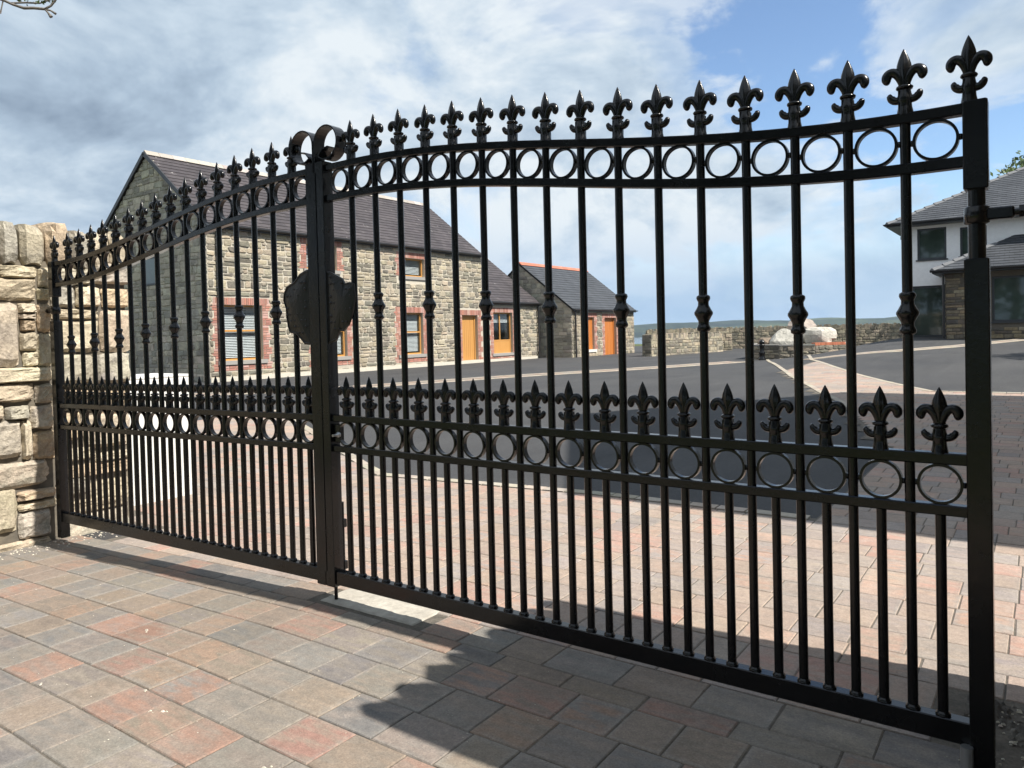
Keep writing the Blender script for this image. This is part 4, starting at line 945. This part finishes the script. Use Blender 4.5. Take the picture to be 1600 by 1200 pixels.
# --- raised stone planter with boulders
pl = empty('stone_planter', 'raised low stone planter ring with a red brick edge on the courtyard', 'planter', (-5.6, 27.4, 0))
def ring_wall(root, pts, h, th, pal):
    for i, (p, q) in enumerate(zip(pts, pts[1:])):
        p, q = Vector((*p, 0)), Vector((*q, 0)); d = (q-p); ln = d.length; d.normalize(); n_ = Vector((d.y, -d.x, 0)); F = frame_of(tuple(p), d, n_)
        mb = MB(); vs = [F(u, v, w_) for w_ in (0, -th) for u, v in ((0, -.3), (ln, -.3), (ln, h), (0, h))]
        mb.add(vs, [(0, 1, 2, 3), (7, 6, 5, 4), (0, 4, 5, 1), (1, 5, 6, 2), (2, 6, 7, 3), (3, 7, 4, 0)], (.22, .20, .165)); put(mb.build('wall_core', M['mortar']), root)
        stones_to(root, F, rubble(0, ln, -.05, h, [], (.09, .2), (.14, .38)), pal)
        mb = MB(); u = 0
        if i == 3:
            while u < ln-.03:
                mb.add([F(u+a*.066, h+.001+b_*.10, -c_*.22+.01) for b_ in (0, 1) for a, c_ in ((0.04, 0), (1, 0), (1, 1), (0.04, 1))], [(4, 5, 6, 7), (0, 1, 5, 4), (1, 2, 6, 5), (2, 3, 7, 6), (3, 0, 4, 7)], var((.42, .155, .09), .18)); u += .072
            tag(put(mb.build('brick_edge', M['brick']), root), kind='stuff')
        else:
            while u < ln-.03:
                w_ = min(R.uniform(.3, .5), ln-u); mb.box((u+.004, h+.001, -.3), (u+w_-.004, h+.055, .03), var((.30, .29, .27), .1), M=lambda p: F(*p)); u += w_
            put(mb.build('coping', M['sill']), root)
ring_wall(pl, [(-7.85, 29.3), (-7.55, 26.5), (-6.15, 25.95), (-4.95, 26.3), (-4.1, 27.3), (-4.6, 29.6)], .50, .32, STONES)
b = MB(); b.add([(-7.5, 29.2, .42), (-7.2, 26.75, .42), (-6.1, 26.3, .42), (-5.05, 26.6, .42), (-4.4, 27.5, .42), (-4.9, 29.3, .42)], [(0, 1, 2, 3, 4, 5)], (.16, .14, .11), (.10, .09, .075)); put(b.build('soil_bed', M['soil']), pl)
for i, (cx_, cy_, cz_, sx, sy, sz, lb) in enumerate([(-6.15, 27.0, .66, .62, .50, .52, 'white limestone boulder on the left of the planter'), (-5.05, 27.35, .74, .66, .5, .46, 'broad white boulder on the right of the planter behind the brick edge'), (-5.75, 27.75, 1.10, .55, .5, .46, 'pinkish grey boulder topping the rockery in the planter'), (-6.95, 27.1, .55, .40, .35, .30, 'small brown boulder at the left end of the planter')]):
    tn = [((.52, .50, .45), (.38, .365, .32)), ((.55, .525, .47), (.37, .355, .31)), ((.36, .31, .27), (.25, .22, .20)), ((.22, .17, .13), (.16, .13, .10))][i]
    tag(boulder_mesh(cx_, cy_, cz_, sx, sy, sz, tn[0], tn[1], 77+i, 10, .12).build('boulder', M['boulder']), lb, 'boulder', 'boulders in the planter')
bo = empty('bollard', 'short black cast iron bollard in front of the planter', 'bollard', (-6.62, 25.45, 0))
b = MB(); b.lathe([(.13, 0), (.13, .06), (.10, .09), (.10, .22), (.115, .24), (.115, .28), (.085, .32), (.085, .50), (.105, .53), (.105, .56), (.08, .59)], (0, 0, 0), 14); b.build('post', M['black'], bo)
b = MB(); b.lathe([(.08, .59), (.10, .62), (.10, .68), (.07, .73), (.01, .75)], (0, 0, 0), 14); b.build('cap', M['black'], bo)
b = MB(); b.box((-7.66, 46.05, 1.0), (-7.44, 46.25, 1.62), bev=.02, tint=(.4, .38, .34)); b.lathe([(.05, 1.62), (.09, 1.68), (.05, 1.78)], (-7.55, 46.15, 0), 8, tint=(.4, .38, .34)); tag(b.build('stone_post', M['concrete']), 'small pale stone post rising above the far boundary wall', 'post')

# --- white house on the right
wh = empty('house', 'modern white rendered house with hipped slate roof and stone clad wing', 'house', (2, 33, .7))
FZ = .66; WY = 31.0; F4 = frame_of((0, WY, 0), (1, 0, 0), (0, -1, 0))
uw = [(-2.17, -1.17, 3.70, 4.92), (-.72, .15, 3.74, 4.84), (3.2, 4.4, 3.7, 4.9)]; gd = [(-2.40, -1.18, FZ, 2.68)]
WX0, WX1, WT = -2.58, 11.5, 5.12
put(wall_core(F4, WX0, WX1, FZ-.8, WT, uw+gd, .35, (.86, .86, .86)).build('front_wall', M['render']), wh)
b = MB(); b.box((WX0, WY+.35, FZ-.8), (WX0+.35, 39.5, WT), (.86, .86, .86)); b.box((WX1-.35, WY+.35, FZ-.8), (WX1, 39.5, WT), (.86, .86, .86)); b.box((WX0+.35, 39.15, FZ-.8), (WX1-.35, 39.5, WT), (.86, .86, .86)); put(b.build('side_wall', M['render']), wh)
def alu_window(parent, F, u0, u1, v0, v1, rec=-.10, f=.07, mull=None):
    mb = MB()
    rect_bar(F, mb, u0, u0+f, v0, v1, rec-.05, rec+.03); rect_bar(F, mb, u1-f, u1, v0, v1, rec-.05, rec+.03); rect_bar(F, mb, u0+f, u1-f, v0, v0+f, rec-.05, rec+.03); rect_bar(F, mb, u0+f, u1-f, v1-f, v1, rec-.05, rec+.03)
    if mull: rect_bar(F, mb, mull-f/2, mull+f/2, v0+f, v1-f, rec-.05, rec+.028)
    fr = put(mb.build('window', M['anthracite']), parent)
    mb = MB(); rect_bar(F, mb, u0+f, u1-f, v0+f, v1-f, rec-.03, rec-.01); o = mb.build('pane', M['dark_glass'], fr)
    mb = MB(); rect_bar(F, mb, u0-.05, u1+.05, v0-.05, v0-.002, rec-.05, .05, (.05, .055, .06)); put(mb.build('sill', M['anthracite']), parent)
for q in uw: alu_window(wh, F4, *q)
for q in gd: alu_window(wh, F4, *q, f=.09)
def hip(parent, x0, x1, y0, y1, ez, k, mt, name='roof', back=True, right=True):
    hw = (y1-y0)/2; sl = math.hypot(1, k); mb = MB(); run = hw if back else (y1-y0)
    lenS = run*sl; s_ = Vector((0, 1, k)).normalized(); n_ = Vector((0, -k, 1)).normalized()
    roof_courses((0, y0, ez), (1, 0, 0), s_, n_, lenS, lambda v: (x0+v/sl, (x1-v/sl) if right else x1), mb)
    s_ = Vector((1, 0, k)).normalized(); n_ = Vector((-k, 0, 1)).normalized()
    roof_courses((x0, 0, ez), (0, 1, 0), s_, n_, lenS, lambda v: (y0+v/sl, (y1-v/sl) if back else y1), mb)
    if back:
        s_ = Vector((0, -1, k)).normalized(); n_ = Vector((0, k, 1)).normalized(); roof_courses((0, y1, ez), (1, 0, 0), s_, n_, lenS, lambda v: (x0+v/sl, (x1-v/sl) if right else x1), mb)
    if right:
        s_ = Vector((-1, 0, k)).normalized(); n_ = Vector((k, 0, 1)).normalized(); roof_courses((x1, 0, ez), (0, 1, 0), s_, n_, lenS, lambda v: (y0+v/sl, (y1-v/sl) if back else y1), mb)
    put(mb.build(name, M[mt]), parent)
    mb = MB(); nt_ = int(run*1.5/.42)                         # overlapping hip tiles with raised noses
    for i in range(nt_-(0 if back else 2)):
        a = run*i/nt_; c_ = run*(i+1.12)/nt_
        p = Vector((x0+a, y0+a, ez+k*a+.035)); q = Vector((x0+c_, y0+c_, ez+k*c_+.012)); sd = Vector((1, -1, 0)).normalized()*.13
        mb.add([p-sd-Vector((0, 0, .05)), p+Vector((0, 0, .045)), p+sd-Vector((0, 0, .05)), q-sd-Vector((0, 0, .05)), q+Vector((0, 0, .02)), q+sd-Vector((0, 0, .05))], [(0, 1, 4, 3), (1, 2, 5, 4), (0, 2, 1), (3, 4, 5)], (.15, .155, .165))
    put(mb.build('hip_tiles', M['concrete']), parent)
hip(wh, -3.16, 12.1, 30.42, 39.9, 5.16, .52, 'house_slate')
b = MB(); b.box((-3.16, 30.42, 5.02), (12.1, 39.9, 5.15)); put(b.build('soffit', M['anthracite']), wh)
b = MB(); b.sweep([(-3.22, 30.36, 5.14), (12.1, 30.36, 5.14)], [(.07*math.cos(a), .07*math.sin(a)) for a in lin(math.pi, 2*math.pi, 8)]); b.sweep([(-3.22, 30.36, 5.14), (-3.22, 39.9, 5.14)], [(.07*math.cos(a), .07*math.sin(a)) for a in lin(math.pi, 2*math.pi, 8)]); put(b.build('gutter', M['black_pvc']), wh)
b = MB(); b.box((-2.72, 30.7, 4.52), (-2.60, 30.84, 4.66), bev=.02); b.sweep([(-2.58, 30.9, 4.7), (-2.70, 30.75, 4.6)], circ(.03, 6)); put(b.build('security_camera', M['anthracite']), wh)
# stone clad wing
WW = 29.0; F5 = frame_of((0, WW, 0), (1, 0, 0), (0, -1, 0)); bwn = [(.38, 3.2, 1.2, 2.80)]
put(wall_core(F5, -1.04, 8.0, FZ-.8, 3.0, bwn, .4, (.13, .115, .095)).build('wing_wall', M['mortar']), wh)
b = MB(); b.box((-1.04, WW+.4, FZ-.8), (-.64, WY-.005, 3.0), (.13, .115, .095)); put(b.build('wing_side_wall', M['mortar']), wh)
CLAD = [((.26, .215, .15), (.17, .145, .11)), ((.17, .145, .115), (.12, .105, .09)), ((.36, .31, .23), (.27, .23, .17)), ((.13, .12, .105), (.10, .09, .08)), ((.30, .235, .15), (.22, .18, .12))]
stones_to(wh, F5, rubble(-1.04, 4.2, FZ-.05, 2.98, [(.33, 3.25, 1.12, 2.85)], (.07, .17), (.16, .42)), CLAD, name='cladding_stone', limit=60, key=lambda q: q[0])
F6 = frame_of((-1.04, WY, 0), (0, -1, 0), (-1, 0, 0)); stones_to(wh, F6, rubble(0, 2.0, FZ-.05, 2.98, [], (.07, .17), (.16, .42)), CLAD, name='cladding_stone')
for q in bwn: alu_window(wh, F5, *q, mull=2.2)
hip(wh, -1.42, 8.4, 28.55, WY-.01, 3.12, .52, 'house_slate', 'wing_roof', back=False, right=False)
b = MB(); b.box((-1.42, 28.55, 2.99), (8.4, WY-.02, 3.11)); put(b.build('wing_soffit', M['anthracite']), wh)
b = MB(); b.sweep([(-1.48, 28.49, 3.10), (8.4, 28.49, 3.10)], [(.07*math.cos(a), .07*math.sin(a)) for a in lin(math.pi, 2*math.pi, 8)]); put(b.build('wing_gutter', M['black_pvc']), wh)
tube('downpipe', [(-1.10, 28.93, 2.98), (-1.10, 28.93, FZ)], .04, 'black_pvc', wh)

# --- gabled building beside the drive, off to the right, that shades the courtyard
gb = empty('garage', 'gabled white garage right of the drive, its long shadow over the courtyard', 'garage', (6, 8, 0))
GX0, GX1, GY0, GY1, GE, GRZ = 2.75, 12.0, 3.0, 12.22, 4.55, 7.7
b = MB(); ym = (GY0+GY1)/2
for xx in (GX0, GX1-.3):
    b.add([(xx+d, y_, z_) for d in (0, .3) for y_, z_ in ((GY0, -.3), (GY1, -.3), (GY1, GE), (ym, GRZ), (GY0, GE))], [(4, 3, 2, 1, 0), (5, 6, 7, 8, 9), (0, 1, 6, 5), (1, 2, 7, 6), (2, 3, 8, 7), (3, 4, 9, 8), (4, 0, 5, 9)], (.74, .74, .72))
b.box((GX0+.3, GY0, -.3), (GX1-.3, GY0+.3, GE), (.74, .74, .72)); b.box((GX0+.3, GY1-.3, -.3), (GX1-.3, GY1, GE), (.74, .74, .72)); put(b.build('wall', M['render']), gb)
mb = MB(); run = ym-GY0; k = (GRZ-GE)/run; sl = math.hypot(1, k)
for sg in (1, -1):
    s_ = Vector((0, sg, k)).normalized(); n_ = Vector((0, -sg*k, 1)).normalized(); y_ = (GY0-.15 if sg > 0 else GY1+.15)
    roof_courses((0, y_, GE+.1-.15*k), (1, 0, 0), s_, n_, (run+.15)*sl, lambda v: (GX0-.1, GX1+.1), mb)
put(mb.build('roof', M['house_slate']), gb)

# ------------------------------------------------------------------ trees
def tree(name, label, base, h, crown, seed, nleaf=2600, leaf=.22, clumps=16, trunk_r=.16):
    r = random.Random(seed); root = empty(name, label, 'tree', base)
    cx_, cy_, cz_, rx, ry, rz = crown; b = MB()
    pts = [(0, 0, -.2), (r.uniform(-.1, .1), r.uniform(-.1, .1), h*.35), (cx_*.5, cy_*.5, h*.62), (cx_, cy_, h*.85)]
    b.sweep(pts, circ(1, 8), scales=[trunk_r*1.3, trunk_r, trunk_r*.6, trunk_r*.2], tint=(.16, .13, .10))
    cl = []
    for i in range(clumps):
        a = r.uniform(0, 6.28); e = r.uniform(-.9, 1); q = r.uniform(.45, .95)
        c_ = Vector((cx_+rx*q*math.cos(a)*math.sqrt(max(0, 1-e*e)), cy_+ry*q*math.sin(a)*math.sqrt(max(0, 1-e*e)), cz_+rz*q*e)); cl.append((c_, r.uniform(.28, .5)*min(rx, ry, rz)*1.1))
        m_ = Vector(pts[2])*.5+c_*.5+Vector((0, 0, -.1*rz)); b.sweep([Vector(pts[1])*.3+Vector(pts[2])*.7, m_, c_], circ(1, 5), scales=[trunk_r*.45, trunk_r*.28, trunk_r*.08], tint=(.16, .13, .10))
    b.build('trunk', M['bark'], root); b = MB()
    for i in range(nleaf):
        c_, rr = r.choice(cl); d = Vector((r.gauss(0, 1), r.gauss(0, 1), r.gauss(0, .8))).normalized()*rr*r.uniform(.5, 1.05)
        p = c_+d; u_ = Vector((r.gauss(0, 1), r.gauss(0, 1), r.gauss(0, 1))).normalized(); v_ = u_.orthogonal().normalized(); s_ = leaf*r.uniform(.6, 1.2)
        b.add([p, p+u_*s_*.5+v_*s_*.28, p+u_*s_, p+u_*s_*.5-v_*s_*.28], [(0, 1, 2, 3)])
    b.build('crown', M['leaf'], root); return root
tree('tree', 'leafy tree rising behind the white house roof', (2.5, 46, .4), 9.0, (0, 0, 6.7, 4.2, 3.2, 2.6), 3, 5200, .30, 24, .25)
tree('tree', 'broad garden tree right of the white house wing, casting a round shadow', (6.2, 21.5, .3), 5.0, (-.4, -.3, 4.0, 1.9, 1.9, 1.3), 9, 1800, .25)
for i, (x_, y_) in enumerate(((-13, -12), (-6.5, -14), (0, -13), (6.5, -13.5), (12.5, -11), (17, -6))):  # unseen row known from window reflections, made taller and nearer to block sky
    tree('tree', ['dense tree at the far left of the row behind the photographer', 'tall tree second from the left in the row across the road', 'spreading tree third from the left in the row across the road', 'round tree fourth from the left in the row across the road', 'dark tree fifth from the left in the row across the road', 'last tree at the right end of the row across the road'][i], (x_, y_, -.2), 10, (0, 0, 6.0, 4.6, 3.2, 5.2), 20+i, 2200, .7, 22, .25)['group'] = 'row of trees across the road'
# a tree behind the left pier whose twig hangs into the top left corner
tl = empty('tree', 'grey barked tree left of the pier, one bare lichened twig hanging over it', 'tree', (-6.2, -1.6, -.1))
b = MB(); b.sweep([(0, 0, -.2), (.1, .1, 1.6), (.05, .25, 3.2), (.4, .5, 4.6)], circ(1, 8), scales=[.2, .15, .12, .05], tint=(.22, .20, .17))
b.sweep([(.05, .25, 3.0), (.8, .7, 3.7), (1.5, 1.1, 3.95), (2.0, 1.35, 3.80)], circ(1, 6), scales=[.07, .045, .025, .012], tint=(.22, .20, .17)); b.build('trunk', M['bark'], tl)
def cam_pt(u, v, Z): return CAM+(cF+cX*((u-800)/1167.9)-cU*((v-545.25)/1167.9))*Z
r_ = random.Random(4); b = MB(); lf = MB(); TB = Vector(tl.location)
def twig(pts, rs, mb=b):
    mb.sweep([Vector(p)-TB for p in pts], circ(1, 6), scales=rs, tint=(.17, .155, .14))
A = [(-4.011, -.285, 3.583), (-3.854, -.176, 3.518), (-3.802, -.140, 3.487), (-3.743, -.098, 3.461), (-3.691, -.061, 3.460), (-3.628, -.017, 3.451)]
twig([(-4.5, -.55, 3.75)]+A, [.014, .011, .0095, .009, .010, .0095, .009])
twig([A[5], (-3.610, -.005, 3.425), (-3.593, .006, 3.397)], [.006, .006, .012]); twig([A[5], (-3.597, .008, 3.440), (-3.570, .024, 3.418)], [.006, .006, .009]); twig([A[5], (-3.593, .008, 3.472), (-3.565, .029, 3.515), (-3.54, .04, 3.56)], [.008, .007, .006, .005])
twig([A[1], (-3.865, -.185, 3.459), (-3.873, -.191, 3.429)], [.004, .004, .007]); twig([(-3.82, -.15, 3.497), (-3.732, -.09, 3.497), (-3.656, -.036, 3.490), (-3.59, .02, 3.52)], [.006, .006, .005, .004])
b.build('twig', M['bark'], tl)
for i in range(60):
    f = r_.random(); p = Vector((-3.80, -.14, 3.50)).lerp(Vector((-3.58, .02, 3.47)), f)+Vector((r_.gauss(0, .02), r_.gauss(0, .02), r_.uniform(.005, .08)))-TB
    u_ = Vector((r_.gauss(0, 1), r_.gauss(0, 1), r_.gauss(0, 1))).normalized(); v_ = u_.orthogonal().normalized(); s_ = r_.uniform(.015, .035)
    lf.add([p, p+u_*s_*.5+v_*s_*.3, p+u_*s_, p+u_*s_*.5-v_*s_*.3], [(0, 1, 2, 3)])
for i in range(900):
    p = Vector((r_.gauss(.2, .55), r_.gauss(.2, .55), 5.0+r_.gauss(0, .4))); u_ = Vector((r_.gauss(0, 1), r_.gauss(0, 1), r_.gauss(0, 1))).normalized(); v_ = u_.orthogonal().normalized(); s_ = .12
    lf.add([p, p+u_*s_*.5+v_*s_*.3, p+u_*s_, p+u_*s_*.5-v_*s_*.3], [(0, 1, 2, 3)])
lf.build('leaves', M['leaf'], tl)

# ------------------------------------------------------------------ air
hz = bpy.data.materials.new('haze'); hz.use_nodes = True; t = hz.node_tree; t.nodes.clear()
vo = N(t, 'ShaderNodeVolumePrincipled', inp={'Density': 4.5e-5, 'Anisotropy': .2}); vo.inputs['Color'].default_value = (.62, .80, 1.0, 1)
L(t, vo.outputs[0], N(t, 'ShaderNodeOutputMaterial').inputs['Volume'])
b = MB(); b.box((-12700, -12700, -62), (12700, 12700, 112)); tag(b.build('haze', hz), kind='stuff')
